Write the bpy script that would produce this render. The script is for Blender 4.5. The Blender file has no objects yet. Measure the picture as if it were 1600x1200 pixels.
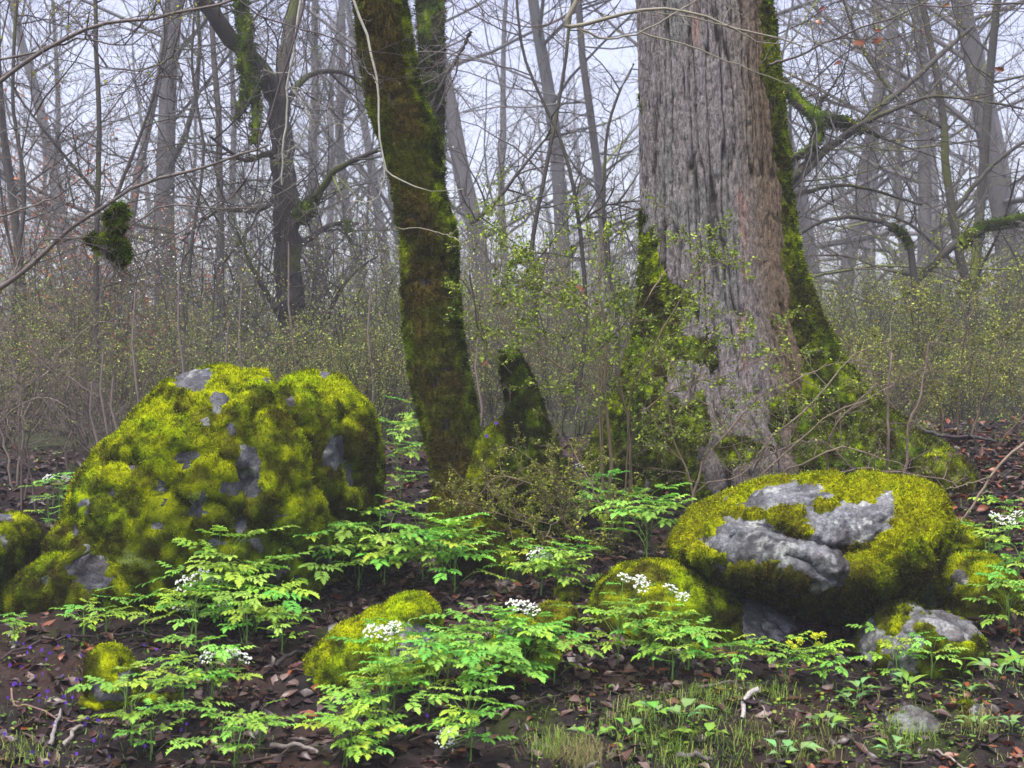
import bpy, bmesh, math, random
import numpy as np
from mathutils import Vector, Matrix

# ------------------------------------------------------------------ camera, world, sun, exposure
SC = bpy.context.scene
C = SC.collection
F = 2200.0                 # focal length in pixels of the 1600 px wide photograph
CZ = 1.5                   # camera height above the lowest ground
cam_data = bpy.data.cameras.new('camera')
cam_data.sensor_width = 36.0
cam_data.lens = 36.0 * F / 1600.0
cam_data.clip_start = 0.05
cam_data.clip_end = 1500.0
cam_data.dof.use_dof = True
cam_data.dof.focus_distance = 6.9
cam_data.dof.aperture_fstop = 6.3
cam = bpy.data.objects.new('camera', cam_data)
cam.location = (0, 0, CZ)
cam.rotation_euler = (math.radians(90), 0, 0)
C.objects.link(cam)
SC.camera = cam

SUN_EL, SUN_AZ = 68.0, -150.0    # degrees; soft light from above and slightly behind the camera's left
world = bpy.data.worlds.new('World')
SC.world = world
world.use_nodes = True
wn = world.node_tree
wn.nodes.clear()
sky = wn.nodes.new('ShaderNodeTexSky')
sky.sky_type = 'NISHITA'
sky.sun_disc = False
sky.sun_elevation = math.radians(SUN_EL)
sky.sun_rotation = math.radians(SUN_AZ)
sky.air_density = 1.0
sky.dust_density = 4.0
hs = wn.nodes.new('ShaderNodeHueSaturation')
hs.inputs['Saturation'].default_value = 0.75
hs.inputs['Hue'].default_value = 0.535
bg = wn.nodes.new('ShaderNodeBackground')
bg.inputs['Strength'].default_value = 0.115
wo = wn.nodes.new('ShaderNodeOutputWorld')
wn.links.new(sky.outputs['Color'], hs.inputs['Color'])
wn.links.new(hs.outputs['Color'], bg.inputs['Color'])
wn.links.new(bg.outputs['Background'], wo.inputs['Surface'])

sd = bpy.data.lights.new('sun', 'SUN')
sd.energy = 1.5
sd.angle = math.radians(12)
sd.color = (1.0, 0.96, 0.90)
sun = bpy.data.objects.new('sun', sd)
_az, _el = math.radians(SUN_AZ), math.radians(SUN_EL)
_dir = Vector((math.sin(_az) * math.cos(_el), math.cos(_az) * math.cos(_el), math.sin(_el)))
sun.rotation_euler = _dir.to_track_quat('Z', 'Y').to_euler()
sun.location = (0, 0, 30)
C.objects.link(sun)

vs = SC.view_settings
vs.view_transform = 'Standard'
vs.look = 'None'
vs.exposure = 1.60
vs.gamma = 1.0
vs.use_curve_mapping = False
HAZE_DENSITY = 0.0029
HAZE_COLOR = (0.90, 0.92, 1.0)
cy = SC.cycles
cy.use_denoising = True
cy.max_bounces = 6
cy.diffuse_bounces = 3
cy.glossy_bounces = 2
cy.transmission_bounces = 3
cy.volume_bounces = 1
cy.transparent_max_bounces = 4
cy.use_adaptive_sampling = True
cy.adaptive_threshold = 0.01

# ------------------------------------------------------------------ helpers
def P(px, py, D):
    return Vector((D * (px - 800.0) / F, D, CZ - D * (py - 600.0) / F))

def smooth(a, b, x):
    t = np.clip((x - a) / (b - a), 0, 1)
    return t * t * (3 - 2 * t)

def _h(i, j, k, s):
    with np.errstate(over='ignore'):
        n = (i.astype(np.uint32) * np.uint32(374761393) + j.astype(np.uint32) * np.uint32(668265263)
             + k.astype(np.uint32) * np.uint32(2246822519) + np.uint32((s * 3266489917) & 0xffffffff))
        n = (n ^ (n >> np.uint32(13))) * np.uint32(1274126177)
        n = (n ^ (n >> np.uint32(16))) * np.uint32(2654435761)
        n = n ^ (n >> np.uint32(15))
    return n.astype(np.float64) / 4294967295.0

def vnoise(p, seed=0):
    p = np.asarray(p, float)
    f0 = np.floor(p)
    i = f0.astype(np.int64)
    f = p - f0
    f = f * f * f * (f * (f * 6 - 15) + 10)
    r = 0
    for dx in (0, 1):
        wx = f[:, 0] if dx else 1 - f[:, 0]
        for dy in (0, 1):
            wy = f[:, 1] if dy else 1 - f[:, 1]
            for dz in (0, 1):
                wz = f[:, 2] if dz else 1 - f[:, 2]
                r = r + wx * wy * wz * _h(i[:, 0] + dx, i[:, 1] + dy, i[:, 2] + dz, seed)
    return r * 2 - 1

def fbm(p, octv=4, seed=0, gain=0.5):
    p = np.asarray(p, float)
    a, r, t = 1.0, 0, 0
    for o in range(octv):
        r = r + a * vnoise(p, seed + o * 17)
        t += a
        a *= gain
        p = p * 2.03 + 7.1
    return r / t * 1.4

def cells(p, seed=0):
    """distance to the nearest scattered point, 0 at the point, about 1 at the seams"""
    p = np.asarray(p, float)
    i = np.floor(p).astype(np.int64)
    best = np.full(len(p), 9.0)
    for dx in (-1, 0, 1):
        for dy in (-1, 0, 1):
            for dz in (-1, 0, 1):
                a, b, c = i[:, 0] + dx, i[:, 1] + dy, i[:, 2] + dz
                q = np.stack([a + _h(a, b, c, seed), b + _h(a, b, c, seed + 5), c + _h(a, b, c, seed + 9)], 1)
                d = ((p - q) ** 2).sum(1)
                best = np.minimum(best, d)
    return np.sqrt(best)

def mesh_data(name, V, faces, mats, col=None, smooth_=True, fmat=None):
    """faces: list of int arrays (n,3) or (n,4)"""
    me = bpy.data.meshes.new(name)
    V = np.asarray(V, np.float32)
    faces = [np.asarray(f, np.int32) for f in faces if len(f)]
    me.vertices.add(len(V))
    me.vertices.foreach_set('co', V.ravel())
    nl = sum(f.size for f in faces)
    nf = sum(len(f) for f in faces)
    me.loops.add(nl)
    me.loops.foreach_set('vertex_index', np.concatenate([f.ravel() for f in faces]))
    me.polygons.add(nf)
    tot = np.concatenate([np.full(len(f), f.shape[1], np.int32) for f in faces])
    st = np.concatenate([[0], np.cumsum(tot)[:-1]]).astype(np.int32)
    me.polygons.foreach_set('loop_start', st)
    me.polygons.foreach_set('loop_total', tot)
    if smooth_:
        me.polygons.foreach_set('use_smooth', np.ones(nf, bool))
    for m in (mats if isinstance(mats, (list, tuple)) else [mats]):
        me.materials.append(m)
    if fmat is not None:
        me.polygons.foreach_set('material_index', np.asarray(fmat, np.int32))
    me.update(calc_edges=True)
    if col is not None:
        c4 = np.ones((len(V), 4), np.float32)
        c4[:, :3] = np.clip(col, 0, 1)
        at = me.color_attributes.new('Col', 'FLOAT_COLOR', 'POINT')
        at.data.foreach_set('color', c4.ravel())
    return me

def link(name, me, parent=None, loc=None, rot=None, scale=None, kind=None, label=None):
    o = bpy.data.objects.new(name, me)
    C.objects.link(o)
    if parent is not None:
        o.parent = parent
    if loc is not None: o.location = loc
    if rot is not None: o.rotation_euler = rot
    if scale is not None: o.scale = (scale,) * 3 if isinstance(scale, (int, float)) else scale
    if kind: o['kind'] = kind
    if label: o['label'] = label
    return o

def thing(name, label, cat, loc=(0, 0, 0), group=None, me=None, rot=None, scale=None):
    o = link(name, me, None, loc, rot, scale)
    if me is None: o.empty_display_size = 0.1
    o['label'] = label
    o['category'] = cat
    if group: o['group'] = group
    return o

def normals_of(V, T):
    a, b, c = V[T[:, 0]], V[T[:, 1]], V[T[:, 2]]
    n = np.cross(b - a, c - a)
    N = np.zeros_like(V)
    for k in range(3):
        np.add.at(N, T[:, k], n)
    return N / np.maximum(np.linalg.norm(N, axis=1, keepdims=True), 1e-12)

class Buf:
    """collects geometry for one mesh"""
    def __init__(s):
        s.V, s.Q, s.T, s.Cc, s.n = [], [], [], [], 0
    def add(s, V, col, T=None, Q=None):
        V = np.asarray(V, float)
        s.V.append(V)
        c = np.asarray(col, float)
        s.Cc.append(np.broadcast_to(c, (len(V), 3)) if c.ndim == 1 else c)
        if T is not None and len(T): s.T.append(np.asarray(T) + s.n)
        if Q is not None and len(Q): s.Q.append(np.asarray(Q) + s.n)
        s.n += len(V)
    def mesh(s, name, mat, smooth_=True):
        fs = []
        if s.T: fs.append(np.concatenate(s.T))
        if s.Q: fs.append(np.concatenate(s.Q))
        return mesh_data(name, np.concatenate(s.V), fs, mat, np.concatenate(s.Cc), smooth_)

# ------------------------------------------------------------------ materials
def mat_col(name, rough=0.8, spec=0.3, nscale=60.0, nvar=0.25, bump=0.0, bscale=120.0, trans=0.0, inst=0.0, coat=0.0, base=None):
    m = bpy.data.materials.new(name)
    m.use_nodes = True
    nt = m.node_tree
    nt.nodes.clear()
    N = nt.nodes.new
    out = N('ShaderNodeOutputMaterial')
    pb = N('ShaderNodeBsdfPrincipled')
    pb.inputs['Roughness'].default_value = rough
    pb.inputs['Specular IOR Level'].default_value = spec
    if coat: 
        pb.inputs['Coat Weight'].default_value = coat
        pb.inputs['Coat Roughness'].default_value = 0.25
    if base is None:
        at = N('ShaderNodeAttribute'); at.attribute_name = 'Col'
        src = at.outputs['Color']
    else:
        rgb = N('ShaderNodeRGB'); rgb.outputs[0].default_value = (*base, 1)
        src = rgb.outputs[0]
    tc = N('ShaderNodeTexCoord')
    nz = N('ShaderNodeTexNoise'); nz.inputs['Scale'].default_value = nscale; nz.inputs['Detail'].default_value = 7; nz.inputs['Roughness'].default_value = 0.65
    nt.links.new(tc.outputs['Object'], nz.inputs['Vector'])
    mr = N('ShaderNodeMapRange')
    mr.inputs['From Min'].default_value = 0.3; mr.inputs['From Max'].default_value = 0.7
    mr.inputs['To Min'].default_value = 1 - nvar; mr.inputs['To Max'].default_value = 1 + nvar
    nt.links.new(nz.outputs['Fac'], mr.inputs['Value'])
    hv = N('ShaderNodeHueSaturation')
    nt.links.new(src, hv.inputs['Color'])
    nt.links.new(mr.outputs['Result'], hv.inputs['Value'])
    if inst:
        oi = N('ShaderNodeObjectInfo')
        m2 = N('ShaderNodeMapRange'); m2.inputs['To Min'].default_value = 0.5 - inst * 0.1; m2.inputs['To Max'].default_value = 0.5 + inst * 0.1
        nt.links.new(oi.outputs['Random'], m2.inputs['Value'])
        nt.links.new(m2.outputs['Result'], hv.inputs['Hue'])
        m3 = N('ShaderNodeMath'); m3.operation = 'MULTIPLY_ADD'; m3.inputs[1].default_value = inst * 0.8; m3.inputs[2].default_value = 1 - inst * 0.4
        nt.links.new(oi.outputs['Random'], m3.inputs[0])
        m4 = N('ShaderNodeMath'); m4.operation = 'MULTIPLY'
        nt.links.new(m3.outputs[0], m4.inputs[0]); nt.links.new(mr.outputs['Result'], m4.inputs[1])
        nt.links.new(m4.outputs[0], hv.inputs['Value'])
    nt.links.new(hv.outputs['Color'], pb.inputs['Base Color'])
    if bump:
        b = N('ShaderNodeTexNoise'); b.inputs['Scale'].default_value = bscale; b.inputs['Detail'].default_value = 6; b.inputs['Roughness'].default_value = 0.65
        nt.links.new(tc.outputs['Object'], b.inputs['Vector'])
        bp = N('ShaderNodeBump'); bp.inputs['Strength'].default_value = bump; bp.inputs['Distance'].default_value = 0.01
        nt.links.new(b.outputs['Fac'], bp.inputs['Height'])
        nt.links.new(bp.outputs['Normal'], pb.inputs['Normal'])
    sh = pb.outputs[0]
    if trans:
        tr = N('ShaderNodeBsdfTranslucent')
        nt.links.new(hv.outputs['Color'], tr.inputs['Color'])
        mx = N('ShaderNodeMixShader'); mx.inputs['Fac'].default_value = trans
        nt.links.new(sh, mx.inputs[1]); nt.links.new(tr.outputs[0], mx.inputs[2])
        sh = mx.outputs[0]
    nt.links.new(sh, out.inputs['Surface'])
    return m

M_moss = mat_col('moss', rough=0.9, spec=0.05, nscale=160, nvar=0.30, bump=0.8, bscale=240, trans=0.15)
M_rock = mat_col('stone', rough=0.6, spec=0.3, nscale=110, nvar=0.6, bump=1.0, bscale=60)
M_bark = mat_col('bark', rough=0.75, spec=0.3, nscale=70, nvar=0.30, bump=0.8, bscale=110)
M_twig = mat_col('twig_bark', rough=0.6, spec=0.35, nscale=30, nvar=0.25)
M_soil = mat_col('soil', rough=0.8, spec=0.15, nscale=35, nvar=0.4, bump=1.0, bscale=60)
M_leaf = mat_col('green_leaf', rough=0.5, spec=0.22, nscale=50, nvar=0.12, trans=0.35, inst=0.30)
M_tiny = mat_col('small_leaf', rough=0.5, spec=0.35, nscale=20, nvar=0.25, trans=0.35)
M_dead = mat_col('dead_leaf', rough=0.42, spec=0.5, nscale=30, nvar=0.35, trans=0.10, inst=0.25)
M_flower = mat_col('petal', rough=0.6, spec=0.2, nscale=20, nvar=0.08, trans=0.2)
M_stem = mat_col('stem', rough=0.5, spec=0.35, nscale=20, nvar=0.15, trans=0.1)

# ------------------------------------------------------------------ ground
_gx = [0.0, 3.5, 4.6, 5.2, 5.8, 6.5, 7.2, 8.0, 8.6, 9.5, 12, 20, 40, 70, 110, 170, 400]
_gd = [1.62, 1.46, 1.25, 1.14, 1.03, .88, .73, .54, .44, .40, .46, .50, .35, -.5, -3.0, -7, -10]
def G(x, y, fine=True):
    x = np.asarray(x, float); y = np.asarray(y, float)
    shp = np.broadcast(x, y).shape
    x = np.broadcast_to(x, shp).ravel(); y = np.broadcast_to(y, shp).ravel()
    yy = np.linspace(-0.25, 0.25, 5)
    d = sum(np.interp(y + k, _gx, _gd) for k in yy) / 5
    z = CZ - d
    z = z + 0.12 * smooth(1.6, 3.4, x) * smooth(6.2, 7.6, y) * (1 - smooth(10, 16, y))
    z = z - 0.10 * smooth(-1.0, -2.6, x) * smooth(6.5, 9, y) * (1 - smooth(12, 18, y))
    p = np.stack([x, y, np.zeros_like(x)], 1)
    z = z + 0.045 * fbm(p * 1.6, 3, 3)
    z = z + 0.8 * fbm(p * 0.05, 2, 9) * smooth(15, 60, y)
    if fine:
        near = 1 - smooth(10, 16, y)
        z = z + near * (0.026 * fbm(p * 9, 3, 21) + 0.020 * np.abs(fbm(p * 30, 3, 31)))
    return z.reshape(shp)

def g1(x, y):
    return float(G(np.array([x]), np.array([y]))[0])

_ys = np.concatenate([np.linspace(3.4, 12, 900), np.linspace(12.1, 60, 600)])
def hit(px, py):
    """the point of the ground seen at a pixel"""
    X = _ys * (px - 800) / F
    Z = CZ - _ys * (py - 600) / F
    g = G(X, _ys)
    k = np.argmax(g >= Z)
    return Vector((X[k], _ys[k], g[k]))

def grade(a, b, n, pw=1.0):
    return a + (b - a) * np.linspace(0, 1, n) ** pw
xs = np.concatenate([-grade(3.6, 320, 45, 3)[::-1], np.linspace(-3.6, 3.6, 330)[1:-1], grade(3.6, 320, 45, 3)])
ys = np.concatenate([grade(-25, 3.4, 20, 0.5)[:-1], grade(3.4, 9.5, 310, 1.25), grade(9.5, 320, 80, 2.6)[1:]])
XX, YY = np.meshgrid(xs, ys)
ZZ = G(XX, YY)
nx, ny = len(xs), len(ys)
idx = np.arange(nx * ny).reshape(ny, nx)
Qd = np.stack([idx[:-1, :-1], idx[:-1, 1:], idx[1:, 1:], idx[1:, :-1]], -1).reshape(-1, 4)
gp = np.stack([XX.ravel(), YY.ravel(), ZZ.ravel()], 1)
n1 = fbm(gp * [3, 3, 0], 3, 41)[:, None]; n2 = fbm(gp * [14, 14, 0], 3, 42)[:, None]
gc = np.array([.015, .0105, .0105]) * (1 + .5 * n2) + np.maximum(n1, 0) * np.array([.020, .009, .005])
gm = smooth(.25, .7, fbm(gp * [2.2, 2.2, 0], 3, 47))[:, None] * smooth(8, 11, gp[:, 1])[:, None] * .0 + smooth(.45, .8, fbm(gp * [4, 4, 0], 3, 48))[:, None]
gc = gc * (1 - gm) + gm * np.array([.022, .028, .006])
far = smooth(9.5, 14, gp[:, 1])[:, None]
gc = gc * (1 - far) + far * (np.array([.040, .048, .018]) * (1 + .5 * n1))
o = link('ground', mesh_data('ground', gp, [Qd], M_soil, gc), kind='structure')

# ------------------------------------------------------------------ mossy surfaces
def tufts(buf, V, T, w, col, dens, ln, wd, blades=5, droop=0.0, spread=0.8, seed=1, face=True, tip=1.25):
    """short moss shoots standing on the triangles T, weight w and colour col per vertex"""
    rng = np.random.default_rng(seed)
    a, b, c = V[T[:, 0]], V[T[:, 1]], V[T[:, 2]]
    n = np.cross(b - a, c - a)
    ar = np.linalg.norm(n, axis=1) / 2
    n = n / np.maximum(2 * ar[:, None], 1e-12)
    ww = w[T].mean(1)
    ctr = (a + b + c) / 3
    if face:
        vd = ctr - np.array([0, 0, CZ]); vd /= np.linalg.norm(vd, axis=1, keepdims=True)
        ww = ww * ((n * vd).sum(1) < 0.2)
    pr = ar * ww
    tot = pr.sum()
    if tot <= 0: return
    k = int(dens * .78 * tot); wd = wd * 1.1; ln = ln * .68; blades = min(blades, 3)
    f = rng.choice(len(T), k, p=pr / tot)
    r1, r2 = np.sqrt(rng.random(k)), rng.random(k)
    w0, w1, w2 = 1 - r1, r1 * (1 - r2), r1 * r2
    p = a[f] * w0[:, None] + b[f] * w1[:, None] + c[f] * w2[:, None]
    cc = col[T[f, 0]] * w0[:, None] + col[T[f, 1]] * w1[:, None] + col[T[f, 2]] * w2[:, None]
    nn = n[f]
    cc = cc * (0.30 + 1.25 * rng.random((k, 1)) ** 1.3)
    hue = rng.random((k, 1)) - .5
    cc = cc * np.concatenate([1 + .35 * hue, np.ones((k, 1)), 1 - .2 * hue], 1)
    L = ln * (0.5 + rng.random(k))
    Vs, Cs = [], []
    for j in range(blades):
        d = nn * 0.8 + rng.normal(size=(k, 3)) * spread * 0.6
        d[:, 2] += 0.25 - droop
        d /= np.linalg.norm(d, axis=1, keepdims=True)
        s = np.cross(d, rng.normal(size=(k, 3)))
        s /= np.maximum(np.linalg.norm(s, axis=1, keepdims=True), 1e-9)
        lj = (L * (0.6 + 0.6 * rng.random(k)))[:, None]
        base = p - nn * ln * 0.2 + rng.normal(size=(k, 3)) * wd * 0.8
        hw = wd * 0.5
        Vs.append(np.stack([base - s * hw, base + s * hw, base + d * lj], 1))
        Cs.append(np.stack([cc * .8, cc * .8, np.minimum(cc * tip, 0.9)], 1))
    Vs = np.concatenate(Vs).reshape(-1, 3); Cs = np.concatenate(Cs).reshape(-1, 3)
    buf.add(Vs, Cs, T=np.arange(len(Vs)).reshape(-1, 3))

def compact(V, T, *arr):
    u, inv = np.unique(T, return_inverse=True)
    return (V[u], inv.reshape(T.shape)) + tuple(a[u] for a in arr)

MOSS_A = np.array([.50, .56, .003])     # bright yellow green
MOSS_B = np.array([.18, .25, .004])   # mid green
MOSS_C = np.array([.050, .042, .006])   # old olive brown
def moss_col(Pn, seed, bright=0.0, up=None):
    k = fbm(Pn * 2.6, 3, seed) * .5 + bright + .12
    if up is not None: k = k + .5 * (up - .35)
    k2 = fbm(Pn * 20, 3, seed + 3) * .95
    t = smooth(-.7, .7, k + k2)[:, None]
    c = MOSS_C * (1 - t) + MOSS_B * t
    t2 = smooth(-.05, .85, k + k2 * .9)[:, None]
    c = c * (1 - t2) + MOSS_A * t2
    dead = (smooth(.18, .42, fbm(Pn * 9, 4, seed + 23, .6)) * .65)[:, None]      # old brown moss
    c = c * (1 - dead) + dead * np.array([.085, .070, .012])
    gr = (smooth(.1, .5, fbm(Pn * 4, 3, seed + 29)) * .5)[:, None]               # a greener kind
    return c * (1 - gr) + gr * c * np.array([.62, .92, 1.0])

def stone_col(Pn, seed, base=(.20, .20, .225)):
    base = np.array(base) * .42
    a = fbm(Pn * 5, 4, seed)[:, None]; b = fbm(Pn * 28, 3, seed + 2)[:, None]; c = fbm(Pn * 90, 2, seed + 4)[:, None]
    col = np.array(base) * np.clip(1 + .7 * a + .5 * b + .5 * c, .25, 3)
    li = smooth(.35, .6, fbm(Pn * 9, 3, seed + 6))[:, None]
    col = col * (1 - li * .6) + li * .6 * np.array([.20, .22, .20])
    br = smooth(.2, .6, fbm(Pn * 4, 3, seed + 8))[:, None]
    col = col * (1 - br * .5) + br * .5 * np.array([.05, .038, .032])
    st = (smooth(-.05, .35, fbm(Pn * [7, 7, 5], 5, seed + 15, .65)) * .75)[:, None]
    col = col * (1 - st) + st * np.array([.035, .034, .038])
    pl = (smooth(.30, .5, fbm(Pn * 16, 4, seed + 17, .6)) * .7)[:, None]
    col = col * (1 - pl) + pl * np.array([.26, .27, .26])
    return np.clip(col, .01, .8)

_ico = {}
def ico(lvl):
    if lvl not in _ico:
        bm = bmesh.new()
        bmesh.ops.create_icosphere(bm, subdivisions=lvl, radius=1.0)
        V = np.array([v.co[:] for v in bm.verts]); T = np.array([[v.index for v in f.verts] for f in bm.faces])
        bm.free()
        _ico[lvl] = (V, T)
    return _ico[lvl]

def split_moss(root, V, T, mask, mcol, rcol, thick, seed, dens, ln, wd, droop=0, body='rock', bodymat=None, cush=(18, 55), face=True, blades=5, camp=1.0):
    """the bare body and, over it, a moss sheet with cushions and shoots"""
    N = normals_of(V, T)
    cu = 0.0
    if cush:
        wp = np.stack([fbm(V * cush[0] * .8, 3, seed + 40), fbm(V * cush[0] * .8, 3, seed + 41), fbm(V * cush[0] * .8, 3, seed + 42)], 1) / cush[0]
        am = .45 + .75 * smooth(-.5, .5, fbm(V * 5, 3, seed + 43))
        cu = (np.clip(1 - cells((V + wp * .9) * cush[0], seed) ** 2, -.3, 1) * .32 + .30 * fbm(V * cush[0] * 1.4, 4, seed + 44, .65)) * am + np.clip(1 - cells((V + wp * .5) * cush[1], seed + 1) ** 2, 0, 1) * .4
    th = thick * (smooth(.15, .75, mask) * (0.30 + 1.15 * camp * cu) - 0.12)
    vd = V - np.array([0, 0, CZ]); vd /= np.linalg.norm(vd, axis=1, keepdims=True)
    Tm = T[(mask[T].max(1) > .18) & (((N * vd).sum(1))[T].min(1) < .45)]
    Tr = T
    if len(Tr):
        v, t, c = compact(V, Tr, rcol)
        link(body, mesh_data(body, v, [t], bodymat or M_rock, c), root)
    if len(Tm):
        Vm = V + N * th[:, None]
        v, t, c, w = compact(Vm, Tm, mcol, smooth(.35, .75, mask))
        b = Buf()
        b.add(v, c * .8, T=t)
        if dens:
            tufts(b, v, t, w, c, dens, ln, wd, droop=droop, seed=seed, face=face, blades=blades)
        link('moss', b.mesh('moss', M_moss), root, kind='stuff')

def patches(u, v, lst, wob):
    r = np.zeros(len(u))
    for (cx, cy_, rx, ry) in lst:
        d = np.sqrt(((u - cx) / rx) ** 2 + ((v - cy_) / ry) ** 2) * (1 + np.clip(wob, -.6, .8))
        r = np.maximum(r, 1 - smooth(.75, 1.1, d))
    return r

def boulder(label, outline, D, depth, lvl, seed, amp=.05, cuts=(), bare=(), mossy=(), noise_bare=.9, bright=0.0,
            thick=.03, dens=22000, ln=.013, wd=.005, colfn=None, rbase=(.20, .20, .225), yoff=0.0, upbias=0.3, shape=None,
            group=None, name='boulder', droop=0, grooves=None, cat='boulder'):
    V0, T = ico(lvl)
    pts = np.array([P(a, b, D)[:] for a, b in outline])[:, [0, 2]]
    cen = (pts.min(0) + pts.max(0)) / 2
    q = pts - cen
    ang = np.arctan2(q[:, 1], q[:, 0]); rad = np.hypot(q[:, 0], q[:, 1])
    od = np.argsort(ang); ang, rad = ang[od], rad[od]
    aa = np.concatenate([ang - 2 * np.pi, ang, ang + 2 * np.pi]); rr = np.tile(rad, 3)
    th = np.arctan2(V0[:, 2], V0[:, 0])
    R = sum(np.interp(th + k, aa, rr) for k in (-.06, -.03, 0, .03, .06)) / 5
    # a fuller body than an ellipsoid
    s = np.sqrt(V0[:, 0] ** 2 + V0[:, 2] ** 2)
    s2 = s ** .78
    V = np.stack([cen[0] + R * V0[:, 0] / np.maximum(s, 1e-6) * s2,
                  D + yoff + depth * np.sign(V0[:, 1]) * np.abs(V0[:, 1]) ** .8,
                  cen[1] + R * V0[:, 2] / np.maximum(s, 1e-6) * s2], 1)
    c3 = np.array([cen[0], D + yoff, cen[1]])
    half = np.array([np.abs(q[:, 0]).max(), depth, np.abs(q[:, 1]).max()])
    for (n, d, soft) in cuts:
        n = np.array(n, float); n /= np.linalg.norm(n)
        e = ((V - c3) / half) @ n - d
        e = np.where(e > 0, e - e * soft, 0)
        V = V - (e[:, None] * n) * half
    N = normals_of(V, T)
    lowf = fbm(V * 2.2, 3, seed)
    rid = 1 - np.abs(fbm(V * 3.5, 3, seed + 5)) * 2
    V = V + N * (amp * (lowf * .9 + .5 * rid) * .8)[:, None]
    if shape is not None:
        V = shape(V, N)
    # fit the outline as the size of the whole stone (moss included)
    po = np.array(outline, float); pc = np.array([(cen[0] / D) * F + 800, 600 - (cen[1] - CZ) / D * F])
    qa = np.arctan2(-(po[:, 1] - pc[1]), po[:, 0] - pc[0]); qr = np.hypot(*(po - pc).T) - (thick + ln * .4) / D * F * .7
    o2 = np.argsort(qa); qa, qr = qa[o2], qr[o2]
    qa3 = np.concatenate([qa - 2 * np.pi, qa, qa + 2 * np.pi]); qr3 = np.tile(qr, 3)
    for it in range(3):
        u = V[:, 0] / V[:, 1] * F + 800; v = 600 - (V[:, 2] - CZ) / V[:, 1] * F
        a_ = np.arctan2(-(v - pc[1]), u - pc[0]); r_ = np.hypot(u - pc[0], v - pc[1])
        nb = 96; bi = ((a_ + np.pi) / (2 * np.pi) * nb).astype(int) % nb
        mx = np.zeros(nb); np.maximum.at(mx, bi, r_)
        ba = -np.pi + (np.arange(nb) + .5) * 2 * np.pi / nb
        ratio = np.clip(np.interp(ba, qa3, qr3) / np.maximum(mx, 1), .7, 1.3)
        ratio = (np.roll(ratio, 1) + 2 * ratio + np.roll(ratio, -1)) / 4
        ff = np.interp(a_, np.concatenate([ba - 2 * np.pi, ba, ba + 2 * np.pi]), np.tile(ratio, 3))
        V = V.copy(); V[:, 0] = cen[0] + (V[:, 0] - cen[0]) * ff; V[:, 2] = cen[1] + (V[:, 2] - cen[1]) * ff
    u = V[:, 0] / V[:, 1] * F + 800; v = 600 - (V[:, 2] - CZ) / V[:, 1] * F
    N = normals_of(V, T)
    wob = fbm(V * 8, 6, seed + 9, .72) * .75
    bp = patches(u, v, bare, wob) if len(bare) else np.zeros(len(V))
    front = N[:, 1] < .2
    bp = bp * front
    mask = smooth(-noise_bare - .35, -noise_bare + .35, fbm(V * 6, 4, seed + 7) + upbias * (N[:, 2] + .2))
    mask = mask * (1 - bp)
    if len(mossy):
        mp = patches(u, v, mossy, wob) * front
        mask = np.maximum(mask, mp)
    fineR = .014 * (1 - 2 * np.abs(fbm(V * 8, 4, seed + 11))) + .010 * np.round(fbm(V * 6, 2, seed + 12) * 3) / 3 + .008 * fbm(V * 38, 3, seed + 13)
    V = V + N * (fineR * (1 - mask * .6))[:, None]
    mc = moss_col(V, seed, bright, N[:, 2])
    rc = stone_col(V, seed, rbase)
    if colfn is not None:
        mc, rc = colfn(V, N, u, v, mc, rc)
    g = G(V[:, 0], V[:, 1], False)
    keep = (V[:, 2] > g - .12)
    Tk = T[keep[T].any(1)]
    V, T2, mask, mc, rc = compact(V, Tk, mask, mc, rc)
    base = np.array([c3[0], c3[1], g1(c3[0], c3[1])])
    root = thing(name, label, cat, base, group)
    split_moss(root, V - base, T2, mask, mc, rc, thick, seed, 0, 0, 0) if False else _split_at(root, V, base, T2, mask, mc, rc, thick, seed, dens, ln, wd, droop)
    return root

def _split_at(root, V, base, T, mask, mc, rc, thick, seed, dens, ln, wd, droop):
    split_moss(root, V, T, mask, mc, rc, thick, seed, dens, ln, wd, droop)
    for ch in root.children:
        ch.location = (-base[0], -base[1], -base[2])

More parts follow.
